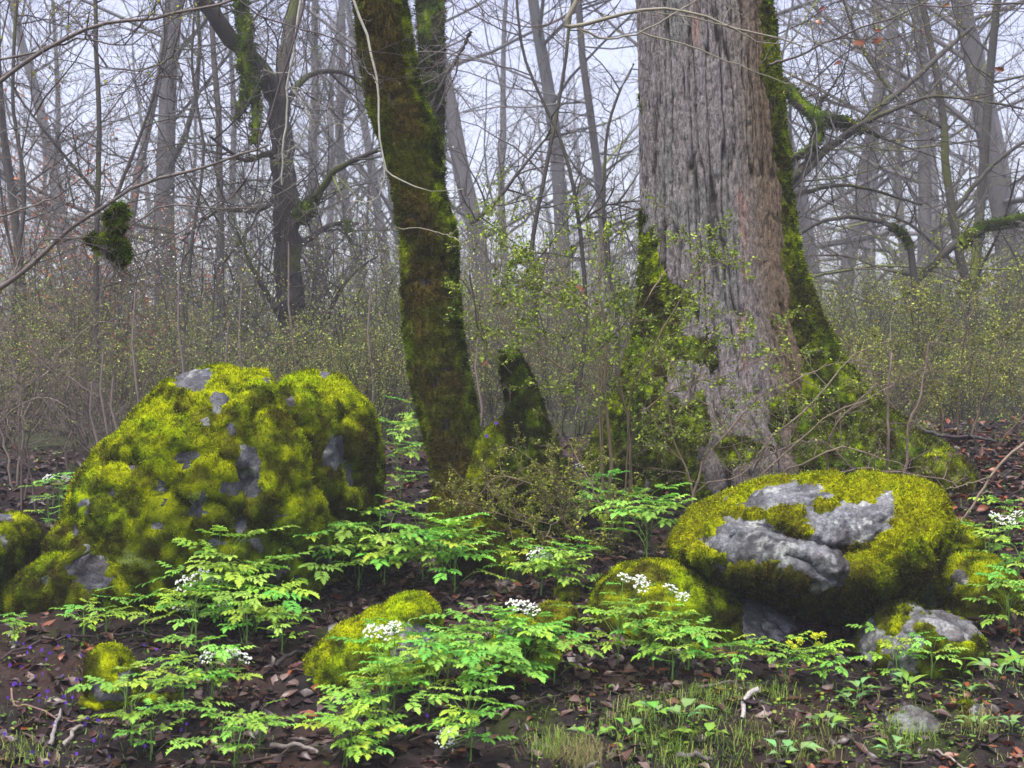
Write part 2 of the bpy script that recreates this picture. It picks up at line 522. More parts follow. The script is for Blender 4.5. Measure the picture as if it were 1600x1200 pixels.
def oak_material():
    m = bpy.data.materials.new('oak_bark'); m.use_nodes = True
    nt = m.node_tree; nt.nodes.clear(); N = nt.nodes.new; L = nt.links.new
    out = N('ShaderNodeOutputMaterial'); pb = N('ShaderNodeBsdfPrincipled'); pb.inputs['Roughness'].default_value = .7; pb.inputs['Specular IOR Level'].default_value = .25
    at = N('ShaderNodeAttribute'); at.attribute_name = 'Col'
    tc = N('ShaderNodeTexCoord'); mp = N('ShaderNodeMapping'); mp.inputs['Scale'].default_value = (1, 1, .28)
    L(tc.outputs['Object'], mp.inputs['Vector'])
    n1 = N('ShaderNodeTexNoise'); n1.inputs['Scale'].default_value = 75; n1.inputs['Detail'].default_value = 8; n1.inputs['Roughness'].default_value = .7
    L(mp.outputs[0], n1.inputs['Vector'])
    mp2 = N('ShaderNodeMapping'); mp2.inputs['Scale'].default_value = (1, 1, .5); L(tc.outputs['Object'], mp2.inputs['Vector'])
    n2 = N('ShaderNodeTexNoise'); n2.inputs['Scale'].default_value = 150; n2.inputs['Detail'].default_value = 5; L(mp2.outputs[0], n2.inputs['Vector'])
    ad = N('ShaderNodeMath'); ad.operation = 'MULTIPLY_ADD'; ad.inputs[1].default_value = .45; L(n2.outputs['Fac'], ad.inputs[0]); L(n1.outputs['Fac'], ad.inputs[2])
    mr = N('ShaderNodeMapRange'); mr.inputs['From Min'].default_value = .55; mr.inputs['From Max'].default_value = .88; mr.inputs['To Min'].default_value = .25; mr.inputs['To Max'].default_value = 1.5
    L(ad.outputs[0], mr.inputs['Value'])
    hv = N('ShaderNodeHueSaturation'); L(at.outputs['Color'], hv.inputs['Color']); L(mr.outputs[0], hv.inputs['Value'])
    L(hv.outputs[0], pb.inputs['Base Color'])
    bp = N('ShaderNodeBump'); bp.inputs['Strength'].default_value = 1.0; bp.inputs['Distance'].default_value = .02; L(ad.outputs[0], bp.inputs['Height']); L(bp.outputs[0], pb.inputs['Normal'])
    L(pb.outputs[0], out.inputs['Surface'])
    return m
M_oak = oak_material()

_LM = [(60, 'at the left edge'), (230, 'above the great boulder\'s left shoulder'), (420, 'above the great boulder'), (590, 'left of the leaning trunk'),
       (760, 'behind the leaning trunk'), (880, 'above the broken stump'), (1010, 'left of the oak'), (1230, 'behind the oak'), (1380, 'above the oak root'), (1500, 'right of the oak root'), (9999, 'at the right edge')]
def where(px):
    return next(n for a, n in _LM if px < a)
_ORD = ['leftmost', 'second', 'third', 'fourth', 'fifth', 'sixth', 'seventh', 'eighth']
def single_out(lst):
    """lst of (object, label, px): number look-alikes with the same label from the left"""
    d = {}
    for o, l, px in lst: d.setdefault(l, []).append((px, o))
    for l, m in d.items():
        m.sort(key=lambda a: a[0])
        for i, (px, o) in enumerate(m):
            o['label'] = l if len(m) == 1 else ((_ORD[i] + ' ' if i == 0 else _ORD[i] + ' from left, ') + l)

# ------------------------------------------------------------------ boulders
def path_dist(u, v, pts):
    """distance in photograph pixels to a line over the face, and which side of it a point lies"""
    best = np.full(len(u), 1e9); side = np.zeros(len(u))
    for (x0, y0), (x1, y1) in zip(pts[:-1], pts[1:]):
        dx, dy = x1 - x0, y1 - y0; L2 = dx * dx + dy * dy
        t = np.clip(((u - x0) * dx + (v - y0) * dy) / L2, 0, 1)
        d = np.hypot(u - x0 - t * dx, v - y0 - t * dy)
        k = d < best
        best = np.where(k, d, best); side = np.where(k, np.sign((u - x0) * dy - (v - y0) * dx), side)
    return best, side
def big_shape(V, N):
    u = V[:, 0] / V[:, 1] * F + 800; v = 600 - (V[:, 2] - CZ) / V[:, 1] * F
    u = u + fbm(V * 6, 3, 63) * 8; v = v + fbm(V * 6, 3, 64) * 8
    fr = (N[:, 1] < .35)
    h = np.zeros(len(V))
    for pts, w, dep in (([(447, 560), (452, 610), (478, 650), (503, 690), (515, 740), (540, 800)], 15, .085), ([(270, 610), (300, 640), (335, 655), (350, 700), (385, 735)], 13, .045),
                        ([(385, 730), (398, 775), (372, 800), (380, 850)], 13, .045), ([(545, 650), (552, 700), (560, 760), (540, 830)], 12, .06), ([(150, 700), (210, 700), (250, 740), (300, 790), (315, 850)], 14, .035),
                        ([(95, 830), (150, 860), (200, 920), (230, 980)], 18, .022), ([(300, 790), (345, 785), (385, 790)], 9, .03)):
        d, sd_ = path_dist(u, v, pts)
        h += np.exp(-(d / w) ** 2) * dep
    d, sd_ = path_dist(u, v, [(385, 800), (430, 812), (480, 845), (520, 885)])
    h += np.where(sd_ < 0, smooth(45, 0, d) * .07, smooth(22, 0, d) * .07 * 0)
    lump = .016 * fbm(V * 6, 4, 77, .6)
    return V - N * ((h * fr) - lump * fr)[:, None]

def big_col(V, N, u, v, mc, rc):
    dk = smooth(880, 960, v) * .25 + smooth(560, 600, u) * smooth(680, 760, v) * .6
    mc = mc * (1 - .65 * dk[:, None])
    pal = patches(u, v, [(205, 872, 16, 9), (228, 880, 12, 7), (312, 775, 10, 8)], fbm(V * 30, 2, 5) * .5)[:, None]
    mc = mc * (1 - pal) + pal * np.array([.33, .42, .10])
    return mc, rc * 1.0

BIG = [(-60, 960), (0, 925), (55, 880), (98, 815), (112, 760), (142, 708), (188, 672), (226, 622), (258, 592), (302, 574), (345, 570), (398, 580),
       (425, 578), (447, 590), (470, 572), (497, 568), (530, 583), (560, 610), (590, 645), (598, 700), (600, 760), (585, 830), (560, 900), (540, 960), (500, 1010),
       (350, 1040), (150, 1045), (0, 1030)]
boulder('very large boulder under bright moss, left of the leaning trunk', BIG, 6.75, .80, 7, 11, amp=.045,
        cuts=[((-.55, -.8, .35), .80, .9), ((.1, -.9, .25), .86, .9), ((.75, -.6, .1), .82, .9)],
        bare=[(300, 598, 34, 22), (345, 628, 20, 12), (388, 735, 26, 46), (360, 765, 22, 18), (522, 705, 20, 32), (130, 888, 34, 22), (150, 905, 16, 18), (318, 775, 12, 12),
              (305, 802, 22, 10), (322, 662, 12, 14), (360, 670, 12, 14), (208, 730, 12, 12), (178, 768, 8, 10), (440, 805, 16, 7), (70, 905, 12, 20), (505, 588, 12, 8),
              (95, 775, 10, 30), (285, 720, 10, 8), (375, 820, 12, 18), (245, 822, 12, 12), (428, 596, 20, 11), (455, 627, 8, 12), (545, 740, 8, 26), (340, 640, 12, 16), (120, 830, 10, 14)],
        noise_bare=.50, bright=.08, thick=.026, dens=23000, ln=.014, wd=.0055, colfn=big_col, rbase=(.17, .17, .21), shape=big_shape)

MAIN = [(1040, 862), (1052, 830), (1085, 792), (1130, 770), (1190, 750), (1250, 742), (1320, 745), (1400, 744), (1455, 752), (1480, 775), (1490, 815), (1480, 865),
        (1455, 900), (1430, 935), (1395, 955), (1355, 985), (1325, 1000), (1290, 975), (1250, 958), (1190, 935), (1120, 905), (1070, 885)]
def main_col(V, N, u, v, mc, rc):
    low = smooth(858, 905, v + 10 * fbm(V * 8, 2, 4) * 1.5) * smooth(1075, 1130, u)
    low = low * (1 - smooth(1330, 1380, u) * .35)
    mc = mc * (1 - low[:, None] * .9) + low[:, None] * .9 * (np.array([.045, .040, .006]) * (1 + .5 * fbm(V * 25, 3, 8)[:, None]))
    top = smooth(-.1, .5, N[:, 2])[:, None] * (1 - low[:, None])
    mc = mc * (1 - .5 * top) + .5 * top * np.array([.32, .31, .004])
    brown = smooth(1130, 1170, u) * smooth(1260, 1200, u) * smooth(815, 840, v)
    rc = rc * (1 + .25 * (1 - brown[:, None]))
    seam = np.exp(-((np.mod(u * .35 + fbm(V * 20, 2, 3) * 2, 6) - 3) / 1.0) ** 2) * smooth(820, 850, v)
    rc = rc * (1 - .45 * seam[:, None])
    return mc, rc
def main_shape(V, N):
    u = V[:, 0] / V[:, 1] * F + 800; v = 600 - (V[:, 2] - CZ) / V[:, 1] * F
    # slanting ledge across the face and the undercut below it
    t = v - (812 + (u - 1130) * .30)
    st = smooth(-12, 10, t) * smooth(1110, 1160, u) * (1 - smooth(1380, 1430, u))
    V = V.copy()
    V[:, 1] -= .05 * st * (1 - smooth(60, 110, t)) * (N[:, 1] < 0)
    V[:, 1] += .22 * smooth(885, 990, v) * (N[:, 1] < .2)
    fr = (N[:, 1] < .3)
    uu = u + fbm(V * 7, 3, 66) * 7; vv = v + fbm(V * 7, 3, 67) * 7
    for pts, w, dep in (([(1120, 835), (1160, 812), (1215, 818), (1262, 842), (1330, 862), (1372, 852)], 9, .05), ([(1215, 862), (1255, 878), (1300, 905)], 5, .035), ([(1330, 760), (1372, 770), (1400, 800), (1385, 840)], 10, .03),
                        ([(1200, 770), (1160, 790), (1130, 820)], 8, .025), ([(1330, 862), (1322, 910), (1310, 960)], 12, .04)):
        d, _s = path_dist(uu, vv, pts)
        V[:, 1] += np.exp(-(d / w) ** 2) * dep * fr
    lump = np.clip(1 - cells(V * 5, 79) ** 2, 0, 1) * .02 * smooth(1330, 1400, u)
    V[:, 0] += N[:, 0] * lump; V[:, 2] += N[:, 2] * lump
    return V
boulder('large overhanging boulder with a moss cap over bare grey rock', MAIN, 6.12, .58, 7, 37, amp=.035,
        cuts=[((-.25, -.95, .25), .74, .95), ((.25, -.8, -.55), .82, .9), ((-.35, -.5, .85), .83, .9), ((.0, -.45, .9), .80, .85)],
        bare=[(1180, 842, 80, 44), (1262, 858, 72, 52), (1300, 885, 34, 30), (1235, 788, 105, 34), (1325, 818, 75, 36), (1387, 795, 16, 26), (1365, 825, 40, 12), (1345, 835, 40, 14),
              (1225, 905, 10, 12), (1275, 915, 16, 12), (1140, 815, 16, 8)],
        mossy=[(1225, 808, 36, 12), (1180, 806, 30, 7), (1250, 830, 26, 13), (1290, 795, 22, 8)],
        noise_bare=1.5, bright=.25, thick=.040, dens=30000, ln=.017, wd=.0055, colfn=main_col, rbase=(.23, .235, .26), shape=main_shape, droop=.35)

boulder('low rounded boulder, mossy left and bare grey right, beneath the overhanging boulder', [(920, 950), (932, 912), (965, 886), (1010, 876), (1060, 884), (1095, 905),
        (1150, 925), (1215, 950), (1262, 985), (1280, 1040), (1200, 1090), (1050, 1100), (950, 1080), (922, 1010)], 5.98, .33, 6, 53, amp=.03,
        bare=[(1225, 985, 60, 44), (1180, 975, 30, 50), (1255, 1010, 40, 40), (1075, 925, 8, 8)], noise_bare=1.2, bright=-.02, upbias=.5, thick=.028, dens=30000, ln=.012, wd=.0045,
        colfn=lambda V, N, u, v, mc, rc: (mc * (1 - .6 * smooth(1060, 1150, u)[:, None]), rc))
boulder('pale grey rock with thin moss under the right end of the overhanging boulder', [(1332, 1010), (1345, 975), (1375, 945), (1410, 938), (1450, 950), (1500, 965), (1535, 985), (1540, 1030), (1500, 1080), (1400, 1090), (1340, 1070)],
        5.62, .26, 6, 71, amp=.03, cuts=[((-.7, -.6, .3), .7, .9)], bare=[(1440, 960, 60, 26), (1495, 982, 52, 32), (1355, 990, 22, 55), (1420, 1010, 40, 30)], mossy=[(1393, 965, 22, 24), (1445, 985, 16, 10)],
        noise_bare=.35, bright=-.1, thick=.022, dens=26000, ln=.012, wd=.0045, rbase=(.27, .27, .28), upbias=.1)
boulder('mossy rock with a grey patch, right of the overhanging boulder', [(1440, 930), (1455, 890), (1490, 868), (1535, 862), (1570, 885), (1590, 925), (1600, 965), (1560, 1010), (1470, 1000)],
        6.35, .32, 5, 83, amp=.03, bare=[(1502, 905, 20, 16), (1490, 920, 10, 10)], noise_bare=1.1, bright=-.1, thick=.03, dens=26000, ln=.014, wd=.005)
boulder('small moss hump tucked behind the right end of the overhanging boulder', [(1470, 850), (1485, 818), (1510, 815), (1535, 845), (1530, 880), (1480, 885)], 6.75, .2, 5, 89, amp=.015, noise_bare=2, thick=.02,
        dens=26000, ln=.014, wd=.005)
boulder('dark mossy boulder cut by the left edge of the picture', [(-80, 800), (0, 798), (40, 806), (64, 830), (66, 865), (45, 900), (20, 940), (-90, 960)], 6.35, .4, 5, 97, amp=.03, bare=[(8, 812, 20, 10), (5, 850, 8, 14)],
        noise_bare=1.1, bright=-.15, thick=.025, dens=24000, ln=.012, wd=.0045)
boulder('slanting yellow-mossed rock with a bare grey end, in front of the leaning trunk', [(455, 1085), (470, 1045), (510, 1000), (560, 965), (600, 945), (635, 925), (660, 924), (685, 945), (692, 975), (712, 1010),
        (700, 1060), (650, 1120), (540, 1140), (460, 1130)], 5.55, .26, 6, 101, amp=.022, cuts=[((.55, -.8, .1), .55, .92)], bare=[(655, 1002, 42, 32), (622, 1020, 18, 18), (690, 985, 12, 14)], noise_bare=1.6, bright=.18, thick=.024,
        dens=34000, ln=.011, wd=.004, rbase=(.28, .28, .29))
boulder('small domed stone capped with yellow-green moss among the violets', [(132, 1060), (138, 1022), (158, 1006), (185, 1008), (205, 1030), (218, 1060), (215, 1095), (140, 1100)], 5.15, .11, 5, 107, amp=.01,
        bare=[(195, 1065, 16, 22), (150, 1075, 12, 12), (175, 1085, 30, 8)], noise_bare=1.5, bright=.12, thick=.016, dens=36000, ln=.010, wd=.004, cat='stone', name='mossy_stone')
boulder('narrow yellow-mossed rock behind the white flowers in the middle', [(760, 1040), (775, 990), (800, 962), (840, 975), (865, 1010), (880, 1050), (860, 1085), (780, 1090)], 5.5, .14, 5, 109, amp=.015,
        noise_bare=1.6, bright=.2, thick=.018, dens=36000, ln=.010, wd=.004, cat='rock', name='mossy_rock')
boulder('small mossy rock above a dark hollow, left of the low rounded boulder', [(832, 985), (840, 950), (870, 942), (895, 950), (903, 975), (880, 1010), (845, 1010)], 5.85, .13, 5, 113, amp=.012, noise_bare=1.2, bright=.05, thick=.016,
        bare=[(862, 1000, 14, 12)], dens=36000, ln=.010, wd=.004, cat='rock', name='mossy_rock')
boulder('fist-sized green moss cushion in the leaf litter above the hollow', [(868, 935), (875, 918), (892, 914), (903, 925), (902, 945), (875, 950)], 6.1, .08, 5, 127, amp=.006, noise_bare=2, thick=.014, dens=36000,
        ln=.010, wd=.004, cat='stone', name='mossy_stone')
boulder('grey lichen-spotted stone sunk in the soil, lower right', [(1368, 1150), (1378, 1118), (1410, 1106), (1450, 1112), (1475, 1140), (1470, 1175), (1400, 1185)], 4.95, .12, 5, 131, amp=.015, noise_bare=-1.1, thick=.008, dens=20000, ln=.008,
        wd=.003, cat='stone', name='sunken_stone', rbase=(.20, .20, .19))
boulder('pale flat stone with a dark moss tuft, beside the lichen-spotted stone', [(1470, 1140), (1480, 1108), (1520, 1095), (1545, 1110), (1550, 1150), (1490, 1165)], 5.05, .11, 5, 137, amp=.015, mossy=[(1505, 1125, 18, 26)], noise_bare=-.5,
        bright=-.6, thick=.012, dens=24000, ln=.010, wd=.004, cat='stone', name='sunken_stone', rbase=(.24, .23, .22))
boulder('mossy mound under the leafing shrub, right of the leaning trunk foot', [(690, 880), (712, 835), (760, 815), (800, 830), (840, 850), (850, 900), (800, 935), (700, 930)], 6.75, .28, 5, 139, amp=.04, noise_bare=1.0, bright=-.25, thick=.025,
        dens=24000, ln=.013, wd=.005, cat='mound', name='moss_mound', rbase=(.04, .03, .025))
boulder('dark mossy bank lump in front of the oak root', [(1385, 760), (1400, 720), (1450, 700), (1500, 715), (1530, 760), (1520, 800), (1400, 800)], 7.9, .4, 5, 149, amp=.05, noise_bare=.4, bright=-.45, thick=.02,
        dens=14000, ln=.015, wd=.006, cat='mound', name='moss_mound', rbase=(.07, .06, .06))

boulder('mossy root swelling joining the leaning trunk and the broken stump, dotted with violets', [(728, 720), (742, 690), (762, 668), (790, 652), (815, 665), (830, 720), (840, 800), (820, 860), (740, 860), (722, 790)], 7.22, .17, 5, 151, amp=.03,
        noise_bare=1.0, bright=-.3, thick=.022, dens=24000, ln=.014, wd=.005, cat='mound', name='moss_mound', rbase=(.05, .04, .035))

# ------------------------------------------------------------------ trunks
def trunk(name, label, prof, D, th_n, front_n, zstep, seed, barkfn, maskfn, colfn, inset=0, bmat=None, frontflare=None, depthk=1.0, thick=.03, dens=14000, ln=.018, wd=.006,
          parts_only=None, cat='tree', cush=(14, 40), lean_y=0.0, droop=.3, bodyname='trunk', blades=5, camp=1.0):
    """prof rows: (py, left px, right px) measured at distance D"""
    prof = np.array(prof, float)
    prof[:, 1] += inset; prof[:, 2] -= inset
    zt = CZ - D * (prof[:, 0] - 600) / F
    xl = D * (prof[:, 1] - 800) / F; xr = D * (prof[:, 2] - 800) / F
    od = np.argsort(zt); zt, xl, xr = zt[od], xl[od], xr[od]
    Z = np.arange(zt[0], zt[-1], zstep)
    # rounded interpolation
    def sm(a):
        return sum(np.interp(Z + k, zt, a) for k in (-.10, -.05, 0, .05, .10)) / 5
    L, Rr = sm(xl), sm(xr)
    rad = (Rr - L) / 2; cx = (Rr + L) / 2
    a_front = np.linspace(-np.pi * 1.12, np.pi * .12, front_n)
    a_back = np.linspace(np.pi * .12, np.pi * .88, th_n - front_n + 2)[1:-1]
    A = np.concatenate([a_front, a_back])
    nA, nZ = len(A), len(Z)
    AA, Z2 = np.meshgrid(A, Z)
    rd = rad[:, None] * np.ones_like(AA)
    fr = np.minimum(rad, np.median(rad[len(rad) // 2:]) * 1.15)[:, None] * depthk
    if frontflare is not None:
        fr = fr + frontflare(AA, Z2)
    sx = np.abs(np.cos(AA)); 
    X = cx[:, None] + np.cos(AA) * rd
    Y = D + np.sin(AA) * fr + lean_y * (Z2 - Z[0])
    V = np.stack([X.ravel(), Y.ravel(), Z2.ravel()], 1)
    idx = np.arange(nA * nZ).reshape(nZ, nA)
    i2 = np.roll(idx, -1, 1)
    T = np.concatenate([np.stack([idx[:-1], i2[:-1], i2[1:]], -1).reshape(-1, 3), np.stack([idx[:-1], i2[1:], idx[1:]], -1).reshape(-1, 3)])
    N = normals_of(V, T)
    arc = np.stack([np.cos(AA) * .45, np.sin(AA) * .45, Z2], -1).reshape(-1, 3)
    h, bc = barkfn(V, arc, N)
    u = V[:, 0] / V[:, 1] * F + 800; v = 600 - (V[:, 2] - CZ) / V[:, 1] * F
    mask = maskfn(V, AA.ravel(), u, v)
    V = V + N * (h * (1 - .7 * mask))[:, None]
    mc = colfn(V, AA.ravel(), u, v, N)
    k = int(np.argmin(np.abs(Z - (zt[0] + .1))))
    base = np.array([cx[k], D, g1(cx[k], D)])
    root = parts_only or thing(name, label, cat, base)
    if parts_only is not None:
        base = np.array(parts_only.location)
    n0 = len(root.children)
    split_moss(root, V, T, mask, mc, bc, thick, seed, dens, ln, wd, droop=droop, body=bodyname, bodymat=bmat or M_bark, cush=cush, blades=blades, camp=camp)
    for ch in root.children:
        if ch.name.split('.')[0] in (bodyname, 'moss') and ch.location.length == 0:
            ch.location = -Vector(base)
    return root

def oak_bark(V, arc, N):
    w = fbm(V * [2.5, 2.5, 1.2], 3, 201)[:, None] * np.array([.022, .022, 0]) + fbm(V * [9, 9, 5], 2, 202)[:, None] * np.array([.006, .006, 0])
    q = (arc + w)
    a = vnoise(q * [30, 30, 1.3], 211); b = vnoise(q * [55, 55, 4.0] + 3, 213); c = fbm(q * [60, 60, 22], 3, 217)
    f1 = np.clip(np.abs(a) * 4.2, 0, 1) ** .8; f2 = np.clip(np.abs(b) * 3.0, 0, 1) ** .8
    cross = np.clip(np.abs(vnoise(q * [16, 16, 8] + 11, 219)) * 7, 0, 1)
    h = .022 * f1 + .009 * f2 + .005 * cross + .006 * c + .010 * fbm(V * [2.2, 2.2, .8], 2, 221)
    t = smooth(.25, .85, f1 * .62 + f2 * .26 + cross * .12 + .2 * c)[:, None]
    col = np.array([.020, .014, .012]) * (1 - t) + t * np.array([.200, .178, .178])
    g = smooth(.0, .6, fbm(V * [5, 5, 2.5], 3, 223))[:, None]
    col = col * (1 - g * .45) + g * .45 * t * np.array([.15, .16, .15])
    u = V[:, 0] / V[:, 1] * F + 800
    v = 600 - (V[:, 2] - CZ) / V[:, 1] * F
    red = (np.exp(-((u - 1157 - 6 * vnoise(V * [0, 0, 5], 3)) / 6) ** 2) * smooth(170, 260, v) * (1 - smooth(620, 700, v)) + np.exp(-((u - 1088) / 5) ** 2) * (1 - smooth(80, 140, v)) + np.exp(-((u - 1040) / 10) ** 2) * smooth(480, 540, v) * .5) * smooth(-.2, .3, fbm(V * [20, 20, 6], 2, 7))
    red = np.clip(red, 0, 1)[:, None] * .4 * (.3 + .7 * t)
    col = col * (1 - red) + red * np.array([.33, .12, .065])
    brown = smooth(1155, 1215, u + (600 - v) * .06 - np.maximum(v - 400, 0) * .1)[:, None] * .75
    col = col * (1 - brown) + brown * np.array([.085, .052, .018]) * (.5 + t)
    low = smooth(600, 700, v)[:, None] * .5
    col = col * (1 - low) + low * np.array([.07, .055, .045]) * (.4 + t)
    return h, col

OAK = [(-80, 992, 1182), (0, 1000, 1198), (60, 1002, 1208), (130, 1004, 1216), (200, 1004, 1222), (300, 1006, 1230), (400, 1006, 1245), (450, 1004, 1258), (500, 998, 1278), (560, 985, 1312),
       (600, 970, 1335), (640, 955, 1375), (670, 942, 1420), (690, 930, 1460), (720, 915, 1500), (760, 900, 1530), (830, 880, 1560)]
def oak_flare(A, Z):
    zb = 1.05
    e = np.exp(-np.maximum(Z - zb, 0) / .42)
    lob = np.zeros_like(A)
    for ac, w, k in ((-2.35, .42, .50), (-1.25, .30, .16), (-.70, .28, .30), (-1.75, .25, .18)):
        lob += k * np.exp(-((A - ac) / w) ** 2)
    return e * (.02 + lob)
def oak_mask(V, A, u, v):
    n = fbm(V * [7, 7, 4], 6, 231, .7) * .7; n2 = fbm(V * [2.5, 2.5, 1.5], 3, 233)
    redge = np.interp(v, [0, 100, 200, 300, 400, 500, 560, 600, 650, 700], [1198, 1213, 1222, 1230, 1245, 1278, 1312, 1340, 1390, 1450])
    width = np.interp(v, [-80, 0, 60, 110, 160, 300, 450, 550, 600, 650, 700], [12, 10, 26, 40, 24, 20, 30, 60, 90, 130, 220])
    r = smooth(-width * 1.2, -width * .6, u - redge + n * 26)
    left = smooth(1022, 1008, u + n * 26 + 9 * (v < 320)) * (smooth(130, 150, v) * (1 - smooth(290, 320, v)) * .9 + smooth(300, 350, v))
    blob = patches(u, v, [(1030, 455, 34, 40), (1028, 520, 40, 50), (1015, 400, 16, 40), (1062, 470, 20, 16), (1075, 545, 34, 20), (1010, 590, 36, 60), (960, 640, 60, 60), (1040, 700, 50, 90),
                                  (1090, 660, 26, 40), (1150, 705, 40, 22), (1240, 640, 40, 30), (1060, 800, 60, 60)], n * 1.0)
    m = np.maximum(np.maximum(r, left), blob)
    back = (np.sin(A) > .3) * smooth(-.3, .2, n2)
    return np.clip(m, 0, 1)
def oak_moss(V, A, u, v, N):
    c = moss_col(V, 241, -.15)
    k = smooth(1.0, .55, np.cos(A)) * smooth(1140, 1180, u) * smooth(640, 560, v)
    k = k[:, None] * .75
    c = c * (1 - k) + k * np.array([.060, .050, .006])
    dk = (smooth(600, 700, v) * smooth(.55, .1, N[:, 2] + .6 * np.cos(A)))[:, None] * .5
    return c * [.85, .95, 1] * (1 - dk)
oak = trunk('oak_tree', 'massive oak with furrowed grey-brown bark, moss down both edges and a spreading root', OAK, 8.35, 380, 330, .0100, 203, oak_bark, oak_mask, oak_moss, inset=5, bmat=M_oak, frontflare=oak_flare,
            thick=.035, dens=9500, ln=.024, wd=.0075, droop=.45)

def dark_bark(V, arc, N):
    q = arc * 1.0
    c = fbm(q * [30, 30, 14], 3, 303)
    h = .012 * c + .03 * fbm(V * [5, 5, 3], 3, 305)
    t = np.clip(.5 + .5 * c, 0, 1)[:, None]
    return h, np.array([.035, .026, .020]) * (1 - t) + t * np.array([.07, .052, .042])

LEAN = [(-80, 530, 632), (0, 549, 640), (50, 552, 652), (100, 556, 655), (150, 562, 668), (200, 578, 690), (250, 598, 693), (300, 606, 698), (350, 616, 720), (400, 622, 722), (450, 622, 724),
        (500, 624, 728), (550, 628, 730), (600, 636, 744), (650, 648, 752), (700, 658, 756), (750, 670, 762), (790, 668, 775), (830, 655, 800), (880, 640, 820)]
def lean_mask(V, A, u, v):
    n = fbm(V * 9, 3, 311)
    c = np.cos(A)
    side = smooth(.45, .8, np.abs(c) + .25 * n)
    centre = smooth(-.75, -.2, n + .1)
    return np.clip(np.maximum(side, centre * .9), 0, 1)
def lean_moss(V, A, u, v, N):
    c = np.cos(A)
    n = fbm(V * 7, 3, 313)
    g = np.maximum(smooth(.42, .85, c + .25 * n), smooth(.62, .95, -c + .25 * n) * .8)
    g = g * (1 - .5 * smooth(680, 780, v))
    col = moss_col(V, 315, .10)
    col = col * [.62, .72, 1.0]
    old = np.array([.098, .078, .014]) * (1 + .6 * n[:, None])
    d = smooth(-.1, .4, fbm(V * 6, 3, 317))[:, None] * .8
    old = old * (1 - d) + d * np.array([.11, .125, .010])
    return old * (1 - g[:, None]) + g[:, None] * col
lean = trunk('leaning_tree', 'slim leaning trunk wrapped in shaggy brown and green moss', LEAN, 7.25, 190, 150, .0115, 307, dark_bark, lean_mask, lean_moss, inset=13,
             frontflare=lambda A, Z: .16 * np.exp(-np.maximum(Z - .72, 0) / .16) * (1 + .6 * np.sin(A * 5 + 1)), thick=.030, dens=18000, ln=.022, wd=.005, cush=(11, 34), droop=.25)

STUMP = [(548, 792, 794), (558, 788, 800), (568, 787, 808), (580, 788, 818), (595, 794, 828), (612, 800, 836), (640, 797, 842), (670, 798, 852), (700, 790, 868), (740, 775, 885), (790, 758, 900), (840, 740, 915), (880, 730, 925)]
stump = trunk('broken_stump', 'slender broken stump wrapped in green moss between the two trunks', STUMP, 7.15, 90, 66, .011, 331, dark_bark, lambda V, A, u, v: smooth(-.7, .0, fbm(V * 8, 3, 333) + .3 * smooth(760, 660, v)),
              
              lambda V, A, u, v, N: moss_col(V, 335, -.35) * [.7, .85, 1] * (1 - .4 * smooth(720, 800, v)[:, None]), frontflare=lambda A, Z: .14 * np.exp(-np.maximum(Z - .85, 0) / .22) * (1 + .3 * np.sin(A * 5)),
              thick=.024, dens=22000, ln=.018, wd=.005, inset=-3, cat='stump', bodyname='wood')
BACKT = [(-80, 655, 692), (0, 655, 689), (100, 658, 689), (200, 662, 690), (400, 668, 696), (560, 670, 700), (700, 668, 706)]
trunk('mossy_tree', 'thin mossy trunk standing just behind the leaning one', BACKT, 12.0, 60, 44, .03, 341, dark_bark, lambda V, A, u, v: smooth(-.6, .2, fbm(V * 3, 3, 343) + np.abs(np.cos(A)) * .5),
      lambda V, A, u, v, N: moss_col(V, 345, -.25) * [.6, .75, 1], thick=.03, dens=5000, ln=.03, wd=.012)

# ------------------------------------------------------------------ branching growth
class Chains:
    """polylines with radii, meshed as tubes, vectorised per length"""
    def __init__(s): s.d = {}
    def add(s, pts, rad, col):
        s.d.setdefault(len(pts), []).append((pts, rad, col))
    def fill(s, buf, sides=3, moss=0.0, seed=5, mosscol=(.16, .20, .006)):
        for n, lst in s.d.items():
            Pn = np.array([a[0] for a in lst], float)          # m,n,3
            Rn = np.array([a[1] for a in lst], float)          # m,n
            Cn = np.array([a[2] for a in lst], float)          # m,3
            m = len(lst)
            tg = np.gradient(Pn, axis=1) if n > 2 else np.repeat(Pn[:, 1:] - Pn[:, :1], 2, 1)
            tg /= np.maximum(np.linalg.norm(tg, axis=2, keepdims=True), 1e-9)
            ref = np.where(np.abs(tg[..., 2:3]) < .9, np.array([0, 0, 1.0]), np.array([1.0, 0, 0]))
            a = np.cross(tg, ref); a /= np.maximum(np.linalg.norm(a, axis=2, keepdims=True), 1e-9)
            b = np.cross(tg, a)
            th = np.arange(sides) * 2 * np.pi / sides
            V = Pn[:, :, None] + Rn[:, :, None, None] * (np.cos(th)[:, None] * a[:, :, None] + np.sin(th)[:, None] * b[:, :, None])
            V = V.reshape(-1, 3)
            col = np.repeat(Cn, n * sides, 0)
            if moss:
                nn = (np.cos(th)[:, None] * a[:, :, None] + np.sin(th)[:, None] * b[:, :, None]).reshape(-1, 3)
                k = smooth(.2, .5, fbm(V * 3, 2, seed) + (moss - .5) * 1.6 + .25 * nn[:, 2])[:, None]
                col = col * (1 - k) + k * np.array(mosscol)
            id_ = np.arange(m * n * sides).reshape(m, n, sides)
            i2 = np.roll(id_, -1, 2)
            Q = np.stack([id_[:, :-1], i2[:, :-1], i2[:, 1:], id_[:, 1:]], -1).reshape(-1, 4)
            buf.add(V, col, Q=Q)

def rv(rng):
    return Vector((rng.uniform(-1, 1), rng.uniform(-1, 1), rng.uniform(-1, 1)))

